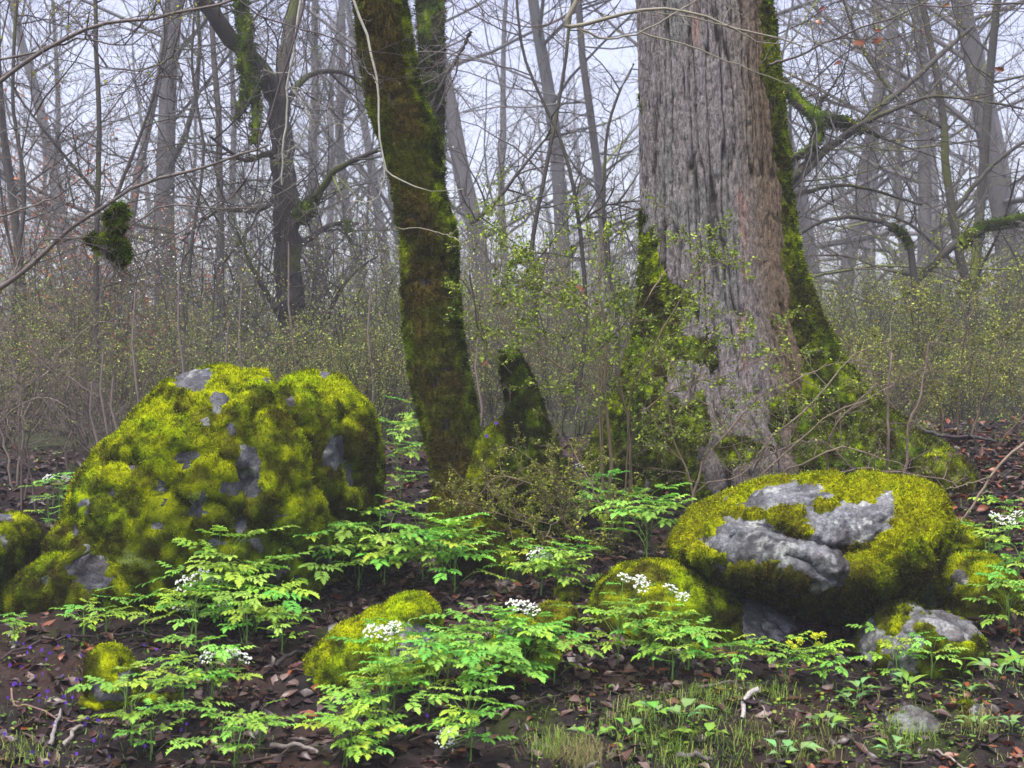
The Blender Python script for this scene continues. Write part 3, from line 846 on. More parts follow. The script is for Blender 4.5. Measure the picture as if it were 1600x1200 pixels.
def grow(rng, ch, p, d, L, r, lvl, prm, tips, col):
    n = 6 if lvl > 1 else 5 if lvl == 1 else 4
    st = L / (n - 1)
    pts, rad = [p[:]], [r]
    q, dd = p.copy(), d.copy()
    dirs = [dd.copy()]
    for i in range(1, n):
        dd = dd + rv(rng) * prm['wig'] + Vector((0, 0, prm['up'][min(lvl, len(prm['up']) - 1)]))
        dd.normalize()
        q = q + dd * st
        pts.append(q[:]); rad.append(r * (1 - (1 - prm['taper']) * i / (n - 1)))
        dirs.append(dd.copy())
    ch.add(pts, rad, col)
    if lvl == 0:
        tips.append((pts, dirs))
        return
    k = prm['kids'][lvl]
    k = rng.randint(int(k * .7), int(k * 1.3) + 1)
    for j in range(k):
        t = prm.get('start', .15) + (1 - prm.get('start', .15)) * (j + rng.random()) / k
        f = t * (n - 1); i = min(int(f), n - 2); f -= i
        a, b = Vector(pts[i]), Vector(pts[i + 1])
        o = a.lerp(b, f)
        ax = dirs[i + 1].cross(rv(rng))
        if ax.length < 1e-4: continue
        ax.normalize()
        nd = Matrix.Rotation(math.radians(rng.uniform(*prm['ang'])), 3, ax) @ dirs[i + 1]
        if prm.get('flat') and lvl >= 1: nd.y *= prm['flat']; nd.normalize()
        L2 = L * prm['ratio'][lvl] * (1.15 - .55 * t) * rng.uniform(.6, 1.2)
        r2 = max(rad[i] * prm['rr'] * rng.uniform(.7, 1), prm['rmin'])
        grow(rng, ch, o, nd, L2, r2, lvl - 1, prm, tips, col)

def little_leaves(buf, rng, tips, per, size, cols, spread=.01, flat=.5):
    """folded little leaves, four corners and two faces each"""
    Ps, Ds = [], []
    for pts, dirs in tips:
        for k in range(per):
            if rng.random() < .15: continue
            f = (k + rng.random()) / per * (len(pts) - 1); i = min(int(f), len(pts) - 2); f -= i
            a, b = pts[i], pts[i + 1]
            Ps.append([a[j] * (1 - f) + b[j] * f for j in range(3)])
            Ds.append(dirs[i][:])
    if not Ps: return
    n = len(Ps)
    R = np.random.default_rng(rng.randint(0, 1 << 30))
    p = np.array(Ps) + R.normal(size=(n, 3)) * spread
    d = np.array(Ds) * .4 + R.normal(size=(n, 3)) * [1, 1, .7]
    d /= np.linalg.norm(d, axis=1, keepdims=True)
    up = np.array([0, 0, 1.0]) * (1 - flat) + R.normal(size=(n, 3)) * flat
    s = np.cross(d, up); s /= np.maximum(np.linalg.norm(s, axis=1, keepdims=True), 1e-9)
    u2 = np.cross(s, d)
    L = (size * (.5 + .9 * R.random(n)))[:, None]
    V = np.stack([p, p + d * L * .45 + s * L * .34 + u2 * L * .12, p + d * L, p + d * L * .45 - s * L * .34 + u2 * L * .12], 1).reshape(-1, 3)
    cols = np.array(cols)
    c = cols[R.integers(0, len(cols), n)] * (.30 + 1.25 * R.random((n, 1)))
    c = np.repeat(c, 4, 0)
    i = np.arange(n)[:, None] * 4
    T = np.concatenate([i + [0, 1, 2], i + [0, 2, 3]])
    buf.add(V, c, T=T)

def spline(pts, n):
    pts = [Vector(p) for p in pts]
    out = []
    m = len(pts) - 1
    for k in range(n):
        f = k / (n - 1) * m; i = min(int(f), m - 1); f -= i
        p0, p1, p2, p3 = pts[max(i - 1, 0)], pts[i], pts[i + 1], pts[min(i + 2, m)]
        out.append(0.5 * ((2 * p1) + (p2 - p0) * f + (2 * p0 - 5 * p1 + 4 * p2 - p3) * f * f + (3 * p1 - p0 - 3 * p2 + p3) * f ** 3))
    return out

GREENS = [(.20, .30, .04), (.14, .24, .03), (.28, .34, .05), (.10, .18, .03)]

# ------------------------------------------------------------------ bare trees of the foggy wood
def tree_proto(seed, H, R_, kids, limb_up, lean=0.0, moss=0.0, col=(.085, .078, .082), first=.18, spread=(35, 75), fork=0, twk=1.12, rmin=.0035):
    R = R_ * .62
    rng = random.Random(seed)
    tips = []
    tb, bb = Buf(), Buf()
    tr = Chains()
    n = 16
    pts, rad, dirs = [], [], []
    p = Vector((0, 0, -.4)); d = Vector((lean, 0, 1)).normalized()
    for i in range(n):
        pts.append(p[:]); dirs.append(d.copy())
        t = i / (n - 1)
        rad.append(R * ((1 - t) ** .8 * .92 + .05) * (1 + .6 * math.exp(-t * 22)))
        d = (d + rv(rng) * .09 + Vector((0, 0, .05))).normalized()
        p = p + d * (H / (n - 1))
    tr.add(pts, rad, col)
    tr.fill(tb, 9, moss)
    ch = Chains()
    prm = dict(wig=.20, up=[.03, .03, limb_up], taper=.35, kids=[0, int(8 * twk), int(8 * twk), 0], ratio=[0, .42, .45, 0], rr=.46, rmin=rmin, ang=(28, 62), start=.12)
    for k in range(kids):
        t = first + (1 - first) * ((k + rng.random()) / kids)
        f = t * (n - 1); i = min(int(f), n - 2)
        o = Vector(pts[i]).lerp(Vector(pts[i + 1]), f - i)
        a = rng.uniform(0, 2 * math.pi); el = math.radians(rng.uniform(*spread))
        nd = Vector((math.cos(a) * math.sin(el), math.sin(a) * math.sin(el), math.cos(el)))
        L = H * rng.uniform(.20, .38) * (1.15 - .7 * t)
        grow(rng, ch, o, nd, L, min(rad[i] * .42, R * .34) * rng.uniform(.5, 1), 2, prm, tips, col)
    ch.fill(bb, 3, moss)
    return tb.mesh('trunk', M_bark), bb.mesh('branches', M_twig)

PROTO = [
    tree_proto(1, 19, .30, 26, .10, first=.12),
    tree_proto(2, 17, .20, 26, .02, first=.10, lean=.12, spread=(55, 95), col=(.085, .08, .085)),
    tree_proto(3, 22, .42, 26, .06, first=.14, spread=(40, 90), col=(.10, .092, .098)),
    tree_proto(4, 13, .11, 24, .10, first=.08, col=(.09, .08, .075), lean=-.08),
    tree_proto(5, 15, .16, 28, .0, first=.08, lean=-.15, spread=(45, 100), moss=.42, col=(.055, .05, .045)),
    tree_proto(6, 20, .36, 24, .04, first=.12, spread=(50, 85), moss=.25, col=(.08, .078, .085)),
]
def place_tree(k, px, D, rz, s, label, group=None, sxy=1.0):
    x = D * (px - 800) / F
    z = g1(x, D)
    t = thing('bare_tree', label, 'tree', (x, D, z), group)
    t.rotation_euler = (0, 0, rz)
    t.scale = (s, s, s)
    a = link('trunk', PROTO[k][0], t, scale=(1, 1, 1)); b = link('branches', PROTO[k][1], t)
    return t

NAMED = [
    (1, 150, 22, .3, .75, 'thin upright bare tree with short side limbs, at the far left behind the hanging moss'),
    (5, 262, 25, 1.9, .95, 'dark bare tree with sagging limbs, above the left half of the very large boulder'),
    (2, 765, 33, .8, 1.0, 'broad pale foggy trunk just right of the leaning trunk'),
    (5, 880, 30, 4.0, .9, 'dim foggy tree with many limbs between the leaning trunk and the oak'),
    (0, 500, 40, 2.2, 1.0, 'grey foggy tree directly behind the mossy forked tree'),
    (2, 1310, 38, 3.3, .95, 'wide foggy trunk right of the oak behind the mossy limbs'),
    (0, 1445, 27, 5.2, .9, 'dark fogged trunk behind the curved mossy limb at the right'),
    (2, 1585, 24, 1.1, .85, 'thick dim trunk cut by the right edge of the picture'),
    (4, 1240, 19, .2, .8, 'crooked mossy tree reaching out from behind the oak'),
    (4, 1500, 17, 2.8, .75, 'low crooked mossy tree with sprawling limbs at the right'),
    (3, 60, 15, .7, .8, 'slim young tree near the left edge with russet leaves beside it'),
    (1, 975, 24, 3.5, .8, 'slender dark tree touching the left outline of the oak'),
    (3, 350, 14, 4.4, .7, 'spindly bare sapling rising behind the top of the very large boulder'),
    (3, 1160, 30, 1.4, .9, 'tree hidden behind the oak with only side twigs showing'),
]
for k, px, D, rz, s, lab in NAMED:
    place_tree(k, px, D, rz, s, lab)
rng = random.Random(77)
FOG = []; fog_l = []; LOOK = ['straight', 'sagging-limbed', 'stout', 'slender leaning', 'crooked', 'thick-stemmed mossy']
for D0, D1, cnt in ((32, 55, 15), (55, 100, 20), (100, 190, 26)):
    for i in range(cnt):
        D = rng.uniform(D0, D1)
        px = -120 + 1840 * (i + rng.random()) / cnt
        if 1000 < px < 1210 and D < 45: px += 230
        k = rng.choice([0, 0, 1, 2, 4, 5, 3])
        ring = LOOK[k] + (' bare tree half lost in fog ' if D < 55 else ' bare tree deep in fog ' if D < 100 else ' faint bare tree farthest off ') + where(px)
        tt = place_tree(k, px, D, rng.uniform(0, 6.28), rng.uniform(.75, 1.15) * (1 if D < 100 else 1.3), ring, 'half fogged bare trees' if D < 55 else 'distant fogged bare trees', rng.uniform(.8, 1.2))
        fog_l.append((tt, ring, px))
single_out(fog_l)

# the far slope of the wood, one mass of stems and twigs
def far_wood():
    rng = np.random.default_rng(5)
    b = Buf(); ch = Chains()
    for i in range(500):
        D = rng.uniform(80, 250); x = rng.uniform(-.5, .5) * D * 1.1
        z = g1(x, D) if i % 4 == 0 else float(np.interp(D, [80, 110, 170, 250], [CZ + 1.0, CZ + 2, CZ + 5, CZ + 7]))
        h = rng.uniform(4, 13); r = rng.uniform(.05, .17)
        ch.add([(x, D, z - 1), (x + rng.normal() * .4, D, z + h * .5), (x + rng.normal(), D, z + h)], [r, r * .7, r * .2], (.06, .055, .055))
        for k in range(14):
            t = rng.uniform(.1, .95); a = rng.uniform(0, 6.28); l = rng.uniform(1.0, 3.5)
            o = np.array([x, D, z + h * t]); e = o + [math.cos(a) * l, math.sin(a) * l, l * rng.uniform(.0, .9)]
            ch.add([tuple(o), tuple((o + e) / 2 + [0, 0, .3]), tuple(e)], [r * .35, r * .2, .02], (.055, .05, .05))
    ch.fill(b, 3)
    link('distant_woods', b.mesh('distant_woods', M_twig), kind='stuff')
far_wood()

# ------------------------------------------------------------------ the forked mossy tree in the middle distance
def bend(rng, ch, pts, r0, r1, n, col):
    n = int(n * 1.6)
    q = spline(pts, n)
    q = [v + rv(rng) * (r0 * .14) for v in q]
    ch.add([v[:] for v in q], [r0 + (r1 - r0) * i / (n - 1) for i in range(n)], col)
    return q

def twigs_on(rng, ch, q, cnt, L, r, lvl, prm, tips, col, t0=.05, t1=1.0, bias=(0, 0, 0)):
    for k in range(cnt):
        t = t0 + (t1 - t0) * (k + rng.random()) / cnt
        f = t * (len(q) - 1); i = min(int(f), len(q) - 2)
        o = q[i].lerp(q[i + 1], f - i)
        d = (q[i + 1] - q[i]).normalized()
        ax = d.cross(rv(rng)); ax.normalize()
        nd = Matrix.Rotation(math.radians(rng.uniform(30, 80)), 3, ax) @ d + Vector(bias)
        nd.normalize()
        grow(rng, ch, o, nd, L * rng.uniform(.5, 1.2), r * rng.uniform(.6, 1.1), lvl, prm, tips, col)

TW = dict(wig=.26, up=[.02, .02, .0], taper=.4, kids=[0, 5, 5], ratio=[0, .45, .5], rr=.6, rmin=.0012, ang=(25, 65), start=.15)
def moss_sleeve(ch_pts, r0, r1, root, seed, D, dens=2500, col=1.0, ln=.05, wd=.02):
    """a thicker shaggy tube of moss round a limb"""
    c = Chains(); n = len(ch_pts)
    c.add([v[:] for v in ch_pts], [r0 + (r1 - r0) * i / (n - 1) for i in range(n)], (.1, .1, .01))
    b = Buf(); c.fill(b, 8)
    V = np.concatenate(b.V); Q = np.concatenate(b.Q)
    T = np.concatenate([Q[:, [0, 1, 2]], Q[:, [0, 2, 3]]])
    N = normals_of(V, T)
    V = V + N * (np.clip(fbm(V * 6, 2, seed), -.6, 1) * r0 * .5)[:, None]
    mc = moss_col(V, seed, -.25) * np.array([.6, .75, .9]) * col
    b2 = Buf(); b2.add(V, mc, T=T)
    tufts(b2, V, T, np.ones(len(V)), mc, dens, ln, wd, blades=4, droop=.6, seed=seed, face=False)
    m = link('moss', b2.mesh('moss', M_moss), root, kind='stuff')
    m.location = -root.location

def forked_tree():
    D = 14.0
    rng = random.Random(31)
    base = P(452, 640, D); base.z = g1(base.x, base.y)
    t = thing('forked_tree', 'dark forked tree with moss-hung limbs above the very large boulder', 'tree', base)
    def pp(l, dy=0): return [P(a, b, D + dy + (c if c else 0)) for a, b, c in l]
    ch = Chains(); col = (.045, .038, .034)
    tr = bend(rng, ch, [base + Vector((0, 0, -.3))] + pp([(462, 560, 0), (452, 470, 0), (448, 380, 0), (446, 300, 0), (440, 210, 0), (432, 140, 0)]), .16, .105, 22, col)
    b = Buf(); ch.fill(b, 10, .45, mosscol=(.08, .09, .008))
    o = link('trunk', b.mesh('trunk', M_bark), t); o.location = -base
    limbs = [
        ([(432, 150, 0), (408, 108, -.2), (362, 60, -.4), (318, 0, -.6), (280, -60, -.8)], .105, .07),
        ([(436, 150, 0), (450, 60, .3), (470, -40, .5), (480, -90, .6)], .075, .05),
        ([(455, 355, 0), (478, 330, -.3), (500, 300, -.5), (530, 262, -.7), (590, 235, -.9)], .055, .02),
        ([(452, 390, 0), (480, 375, .3), (520, 350, .5), (560, 350, .8)], .045, .015),
        ([(445, 260, 0), (420, 240, -.3), (380, 250, -.5), (330, 215, -.8)], .04, .012),
        ([(452, 520, 0), (430, 480, -.2), (400, 430, -.3), (370, 360, -.4)], .045, .012),
        ([(458, 560, 0), (420, 520, .3), (385, 480, .3), (350, 400, .6)], .04, .012),
        ([(462, 560, 0), (500, 520, .3), (540, 440, .2), (590, 400, .5)], .035, .010),
        ([(437, 180, 0), (480, 120, .4), (540, 115, .8), (580, 150, 1.2)], .04, .012),
        ([(446, 300, 0), (400, 330, .4), (340, 330, .8), (280, 380, 1.0)], .035, .01),
    ]
    qs = []
    for pts, r0, r1 in limbs:
        c = Chains(); q = bend(rng, c, pp(pts), r0, r1, 12, col); qs.append(q)
        b = Buf(); c.fill(b, 7, .45, mosscol=(.055, .065, .01))
        o = link('limb', b.mesh('limb', M_bark), t); o.location = -base
    c = Chains(); tips = []
    prm = dict(TW, rmin=.003)
    for q in qs + [tr[6:]]:
        twigs_on(rng, c, q, 12, 1.1, .012, 2, prm, tips, (.06, .052, .048))
    b = Buf(); c.fill(b, 3, .2)
    o = link('branches', b.mesh('branches', M_twig), t); o.location = -base
    moss_sleeve(spline(pp([(372, -40, -.5), (380, 30, -.5), (383, 90, -.5), (392, 130, -.5)]), 14), .055, .075, t, 5, D, col=.85)
    moss_sleeve(spline(pp([(392, 120, -.5), (398, 160, -.5), (402, 200, -.5), (400, 225, -.5)]), 10), .06, .03, t, 6, D, col=.85)
    moss_sleeve(spline(pp([(388, 120, -.5), (378, 160, -.5), (372, 190, -.5)]), 8), .05, .02, t, 7, D, col=.85)
    moss_sleeve(qs[2][3:9], .075, .045, t, 8, D)
    moss_sleeve(spline(pp([(540, 345, .6), (544, 365, .6)]), 5), .05, .02, t, 9, D, col=1.3)
forked_tree()

# mossy limbs reaching in from the right, behind the oak
def limb_tree(name, label, D, paths, seed, base_px, tw=10, twl=.9, mossy=(), leaves=None):
    rng = random.Random(seed)
    bx = D * (base_px - 800) / F
    base = Vector((bx, D, g1(bx, D)))
    t = thing(name, label, 'tree', base)
    col = (.055, .048, .042)
    qs = []
    for i, (pts, r0, r1) in enumerate(paths):
        c = Chains(); q = bend(rng, c, [P(a, b, D + (dd)) for a, b, dd in pts], r0, r1, 16, col); qs.append(q)
        b = Buf(); c.fill(b, 7, .38, mosscol=(.065, .075, .012))
        nm = 'trunk' if i == 0 else 'limb'
        o = link(nm, b.mesh(nm, M_bark), t); o.location = -base
    c = Chains(); tips = []
    for q in qs:
        twigs_on(rng, c, q, tw, twl, .010, 2, dict(TW, rmin=.0022), tips, (.075, .065, .060))
    b = Buf(); c.fill(b, 3, .0)
    o = link('branches', b.mesh('branches', M_twig), t); o.location = -base
    for pts, r0, r1 in mossy:
        moss_sleeve(spline([P(a, b, D + dd) for a, b, dd in pts], 12), r0, r1, t, seed + 3, D, dens=3000, ln=.035, wd=.014)
    return t
limb_tree('crooked_tree', 'crooked mossy limbs crossing behind the upper right edge of the oak', 12.5,
          [([(1150, 640, 0), (1170, 520, 0), (1190, 400, 0), (1210, 320, 0), (1250, 265, 0), (1330, 205, .3), (1420, 130, .6), (1520, 40, 1)], .07, .02),
           ([(1200, 120, 0), (1235, 150, 0), (1275, 182, 0), (1320, 190, .2), (1360, 205, .4), (1384, 218, .5)], .055, .02),
           ([(1276, 180, 0), (1284, 155, 0), (1296, 146, 0)], .03, .015), ([(1272, 184, 0), (1278, 205, 0), (1276, 228, 0), (1250, 240, 0), (1232, 250, 0)], .04, .02),
           ([(1210, 320, 0), (1260, 300, .3), (1330, 290, .6), (1440, 320, 1)], .03, .01), ([(1230, 300, 0), (1320, 210, 0), (1400, 170, 0), (1470, 150, 0), (1600, 170, 0)], .03, .01)], 401, 1150,
          mossy=[([(1215, 130, 0), (1240, 152, 0), (1275, 182, 0), (1318, 192, .2), (1345, 202, .4)], .065, .035), ([(1274, 186, 0), (1279, 206, 0), (1276, 226, 0)], .055, .045), ([(1275, 228, 0), (1255, 240, 0), (1232, 248, 0)], .04, .03)])
limb_tree('crooked_tree', 'arching mossy limb with a broken pale stick, right of the oak at mid height', 13.5,
          [([(1450, 640, 0), (1440, 560, 0), (1432, 480, 0), (1428, 430, 0), (1420, 385, 0), (1390, 352, 0), (1340, 340, 0), (1290, 345, 0), (1240, 370, 0)], .05, .015),
           ([(1430, 440, 0), (1470, 400, 0), (1510, 370, 0), (1560, 348, 0), (1640, 330, 0)], .045, .03), ([(1428, 430, 0), (1380, 420, .5), (1320, 400, .8), (1250, 400, 1)], .02, .008),
           ([(1500, 375, 0), (1540, 360, 0), (1600, 352, .4)], .03, .02)], 409, 1450, mossy=[([(1392, 352, 0), (1412, 368, 0), (1424, 388, 0)], .05, .04), ([(1500, 380, 0), (1545, 352, 0), (1620, 336, 0)], .05, .04)])
limb_tree('slim_tree', 'slim bare tree whose limbs sweep left to right near the right edge', 15.0,
          [([(1540, 660, 0), (1530, 540, 0), (1500, 400, 0), (1480, 280, 0), (1470, 150, 0), (1440, 0, 0), (1420, -100, 0)], .06, .03),
           ([(1490, 330, 0), (1560, 250, 0), (1640, 200, 0)], .03, .015), ([(1475, 200, 0), (1400, 150, 0), (1340, 60, 0), (1300, -60, 0)], .03, .01), ([(1500, 420, 0), (1420, 350, 0), (1350, 330, 0)], .025, .01)], 419, 1540, tw=14)
limb_tree('slim_tree', 'slim bare tree between the leaning trunk and the oak with a pale slanting limb', 11.5,
          [([(860, 640, 0), (840, 520, 0), (830, 400, 0), (850, 280, 0), (880, 120, 0), (900, -60, 0)], .025, .012), ([(735, 350, 0), (770, 320, 0), (810, 270, 0), (862, 205, 0)], .022, .008),
           ([(900, 640, 0), (915, 500, 0), (905, 350, 0), (880, 230, 0), (820, 90, 0), (805, -40, 0)], .022, .010), ([(960, 640, 0), (965, 500, 0), (945, 380, 0), (950, 200, 0), (990, 100, 0)], .02, .01),
           ([(905, 350, 0), (950, 320, 0), (1000, 330, 0)], .012, .006), ([(735, 50, 0), (715, 90, 0), (690, 130, 0), (660, 200, 0)], .02, .01)], 431, 860, tw=14, twl=.8)
limb_tree('slim_tree', 'thin dark sapling left of the mossy forked tree', 12.5,
          [([(152, 640, 0), (150, 480, 0), (152, 350, 0), (155, 200, 0), (150, 60, 0), (148, -60, 0)], .03, .018), ([(152, 380, 0), (200, 260, 0), (240, 150, 0), (260, 40, 0)], .02, .008), ([(150, 300, 0), (90, 230, 0), (20, 140, 0)], .018, .008),
           ([(300, 640, 0), (290, 520, 0), (300, 380, 0), (318, 240, 0), (300, 100, 0), (310, -50, 0)], .02, .01), ([(30, 640, 0), (20, 480, 0), (38, 300, 0), (20, 150, 0), (30, -50, 0)], .024, .014)], 443, 152, tw=16, twl=.9)

# ------------------------------------------------------------------ undergrowth shrubs behind the boulders
def shrub_proto(seed, stems, H, kids, per, size, cols, wid=.9, col=(.060, .048, .038), rmin=.0022, blossom=False):
    rng = random.Random(seed)
    ch, tips = Chains(), []
    prm = dict(wig=.24, up=[.0, .02, .06], taper=.4, kids=[0, kids[1], kids[0]], ratio=[0, .45, .48], rr=.6, rmin=rmin, ang=(25, 70), start=.2)
    for i in range(stems):
        a = rng.uniform(0, 6.28); w = rng.uniform(.05, wid)
        d = Vector((math.cos(a) * w, math.sin(a) * w, 1)).normalized()
        grow(rng, ch, Vector((math.cos(a) * .15, math.sin(a) * .15, -.1)), d, H * rng.uniform(.7, 1.1), .010, 2, prm, tips, col)
    b = Buf(); ch.fill(b, 3)
    lb = Buf(); little_leaves(lb, rng, tips, per, size, cols, spread=.006)
    return b.mesh('stems', M_twig), lb.mesh('leaves', M_flower if blossom else M_tiny, False)
OLIVE = [(.36, .44, .07), (.26, .35, .05), (.44, .48, .10), (.16, .22, .04), (.30, .22, .09)]
LIME = [(.32, .36, .06), (.24, .29, .05), (.17, .22, .04)]
SH = [shrub_proto(501, 16, 1.9, (9, 6), 6, .024, OLIVE), shrub_proto(502, 14, 1.5, (9, 6), 7, .024, OLIVE, 1.1), shrub_proto(503, 12, 2.2, (9, 6), 4, .026, OLIVE, .7, (.10, .085, .075)),
      shrub_proto(504, 14, 1.7, (8, 6), 5, .024, LIME, 1.0), shrub_proto(505, 10, 2.6, (8, 6), 3, .020, [(.75, .78, .75)], .6, (.05, .045, .04), blossom=True),
      shrub_proto(506, 16, 1.5, (9, 7), 1, .02, [(.13, .10, .07)], 1.2, (.10, .080, .068)),
      shrub_proto(507, 9, 3.0, (9, 6), 3, .040, [(.42, .15, .06), (.35, .13, .07)], .45, (.10, .075, .065))]
def place_shrub(k, px, D, s, label, group=None, rz=None):
    x = D * (px - 800) / F
    t = thing('shrub', label, 'shrub', (x, D, g1(x, D)), group)
    t.rotation_euler = (0, 0, rz if rz is not None else (px * 1.7) % 6.28); t.scale = (s, s, s)
    link('stems', SH[k][0], t)
    link('leaves', SH[k][1], t, kind='stuff')
    return t
rng = random.Random(55); shr_l = []
for r, (D, cnt, h) in enumerate(((10.2, 9, .55), (11.5, 12, .68), (13.2, 15, .80), (15.5, 18, 1.0), (18.5, 20, 1.2), (23, 22, 1.45))):
    for i in range(cnt):
        px = -60 + 1720 * (i + rng.uniform(.15, .85)) / cnt
        Dj = D + rng.uniform(-.6, .8)
        if px < 320 and D < 13: k = rng.choice([5, 0, 1, 2])
        elif px > 1220: k = rng.choice([3, 3, 0, 1])
        else: k = rng.choice([0, 1, 2, 1, 0])
        if D < 11 and 960 < px < 1330: continue
        lab = {0: 'fine olive-leaved shrub', 1: 'low spreading olive shrub', 2: 'thin brownish shrub', 3: 'yellow-green shrub', 5: 'leafless brown shrub'}[k] + ' ' + \
            ['front rank', 'second rank', 'third rank', 'middle rank', 'rear rank', 'backmost rank'][r] + ', ' + where(px)
        t = place_shrub(k, px, Dj, h * rng.uniform(.8, 1.15), lab, {0: 'fine olive shrubs', 1: 'spreading olive shrubs', 2: 'tall brownish shrubs', 3: 'yellow-green shrubs', 5: 'leafless brown shrubs'}[k], rng.uniform(0, 6.28))
        shr_l.append((t, lab, px))
single_out(shr_l)
for px, D, s, lab in ((300, 13, .95, 'blossoming shrub with white specks above the left half of the very large boulder'), (535, 14, 1.0, 'white-blossomed shrub between the forked tree and the leaning trunk'),
                      (455, 16.5, 1.15, 'white-blossomed shrub in front of the forked tree foot')):
    place_shrub(4, px, D, s, lab)
for px, D, s, lab in ((18, 15, 1.1, 'young tree holding russet leaves at the left edge'), (95, 17, 1.15, 'young tree with rusty orange leaves beside the hanging moss'), (165, 14, .8, 'low sapling with russet leaves beneath the hanging moss')):
    t = place_shrub(6, px, D, s, lab); t['category'] = 'sapling'; t.name = 'russet_sapling'

# straight pale canes behind the great boulder
for px, y0, y1, D, sl, lab in ((162, 690, 545, 8.6, 0, 'straight pale cane at the left, tallest of a close trio'), (150, 700, 597, 8.7, -6, 'shorter pale cane with a cut top, left of the trio'), (181, 690, 590, 8.9, -4, 'pale cane at the right of the trio left of the boulder'),
                               (209, 640, 450, 9.5, 3, 'tall grey cane just above the left shoulder of the very large boulder'), (288, 590, 420, 10.5, -8, 'reddish cane rising from the top of the very large boulder'), (357, 590, 500, 11, 0, 'short pale cane above the boulder top'),
                               (376, 590, 440, 11, 2, 'pale cane paired with the short one above the boulder'), (463, 590, 380, 11.5, -12, 'long pink-grey cane leaning in front of the forked tree'), (576, 640, 440, 10.5, 4, 'pale cane between the very large boulder and the leaning trunk'),
                               (746, 650, 520, 9.5, 2, 'reddish cane between the leaning trunk and the stump'), (1008, 700, 420, 9.8, 4, 'grey upright cane seen against the left edge of the oak')):
    base = P(px, y0 + 20, D); base.z = g1(base.x, base.y) - .05
    c = Chains(); top = P(px + sl, y1, D); h = top - base
    c.add([base[:], (base + h * .35 + Vector((.03, 0, 0)))[:], (base + h * .7 - Vector((.02, 0, 0)))[:], top[:]], [.010, .009, .008, .006], (.17, .13, .12))
    b = Buf(); c.fill(b, 6)
    V = np.concatenate(b.V) - np.array(base[:]); b.V = [V]
    thing('cane', lab, 'cane', base, me=b.mesh('cane', M_twig))

# ------------------------------------------------------------------ near shrubs with fresh leaves
def near_shrub(name, label, stems, seed, tw, twl, per, size, cols, col=(.16, .115, .075), lvl=2, leafy=True, kids=(5, 5), r=.005, cat='shrub', t0=.15, rmin=.0011, bias=(0, 0, 0), wig=.26, nseg=14, bodyname='stem'):
    rng = random.Random(seed)
    p0 = P(*stems[0][0][0]); p0.z = min(p0.z, g1(p0.x, p0.y)) if cat == 'shrub' else p0.z
    t = thing(name, label, cat, p0)
    qs = []
    for pts, r0, r1 in stems:
        c = Chains(); rr = r0
        q = spline([P(*a) for a in pts], nseg)
        q = [v + rv(rng) * .012 for v in q]
        if cat == 'shrub' and q[0].z > g1(q[0].x, q[0].y): q[0].z = g1(q[0].x, q[0].y) - .03
        c.add([v[:] for v in q], [r0 + (r1 - r0) * i / (nseg - 1) for i in range(nseg)], col)
        qs.append(q)
        b = Buf(); c.fill(b, 6, .12, mosscol=(.12, .13, .02))
        o = link(bodyname, b.mesh(bodyname, M_twig), t); o.location = -p0
    c = Chains(); tips = []
    prm = dict(TW, kids=[0, kids[0], kids[1]], rmin=rmin, wig=wig)
    for q in qs:
        twigs_on(rng, c, q, tw, twl, r, lvl, prm, tips, tuple(x * .8 for x in col), t0, 1.0, bias)
    b = Buf(); c.fill(b, 3)
    o = link('twigs', b.mesh('twigs', M_twig), t, kind='stuff'); o.location = -p0
    if leafy:
        lb = Buf(); little_leaves(lb, rng, tips, per, size, cols, spread=.004)
        o = link('leaves', lb.mesh('leaves', M_tiny, False), t, kind='stuff'); o.location = -p0
    return t
SPR = [(.26, .36, .030), (.18, .27, .025), (.34, .42, .045), (.13, .20, .02)]
near_shrub('thorn_shrub', 'tall thorny shrub in fresh leaf with two upright stems, left of the oak foot',
           [([(955, 800, 7.1), (952, 700, 7.1), (944, 600, 7.1), (948, 520, 7.1), (935, 440, 7.1), (940, 360, 7.1)], .011, .004),
            ([(990, 800, 7.15), (982, 720, 7.15), (978, 640, 7.15), (965, 590, 7.1), (985, 520, 7.1), (1040, 420, 7.1)], .010, .003),
            ([(948, 640, 7.1), (900, 590, 7.05), (850, 560, 7.0), (800, 520, 6.95), (760, 450, 6.9)], .006, .002),
            ([(945, 560, 7.1), (900, 500, 7.1), (850, 450, 7.1), (790, 430, 7.1), (745, 380, 7.0)], .005, .002),
            ([(982, 660, 7.1), (1050, 610, 7.0), (1120, 590, 6.95), (1190, 560, 6.9)], .005, .002),
            ([(975, 620, 7.1), (1030, 530, 7.0), (1080, 430, 6.95), (1110, 390, 6.95)], .005, .002),
            ([(946, 520, 7.1), (890, 440, 7.1), (830, 390, 7.1)], .004, .002)], 601, 13, .36, 6, .017, SPR, kids=(5, 5), r=.003)
near_shrub('thorn_shrub', 'low arching thorny shrub with tiny leaves at the foot of the broken stump',
           [([(889, 880, 6.75), (880, 800, 6.7), (835, 755, 6.65), (781, 745, 6.6), (736, 770, 6.6)], .005, .002), ([(898, 880, 6.75), (907, 820, 6.7), (880, 760, 6.7), (835, 720, 6.7)], .005, .002),
            ([(893, 880, 6.75), (862, 840, 6.6), (808, 810, 6.5), (754, 800, 6.5)], .004, .002), ([(907, 880, 6.8), (961, 840, 6.7), (925, 760, 6.7), (889, 690, 6.8)], .005, .002),
            ([(929, 880, 6.8), (916, 860, 6.7), (880, 810, 6.6), (853, 840, 6.5)], .004, .002)], 607, 14, .26, 6, .014, [(.22, .25, .025), (.15, .18, .02), (.28, .30, .03)], kids=(5, 4), r=.003)
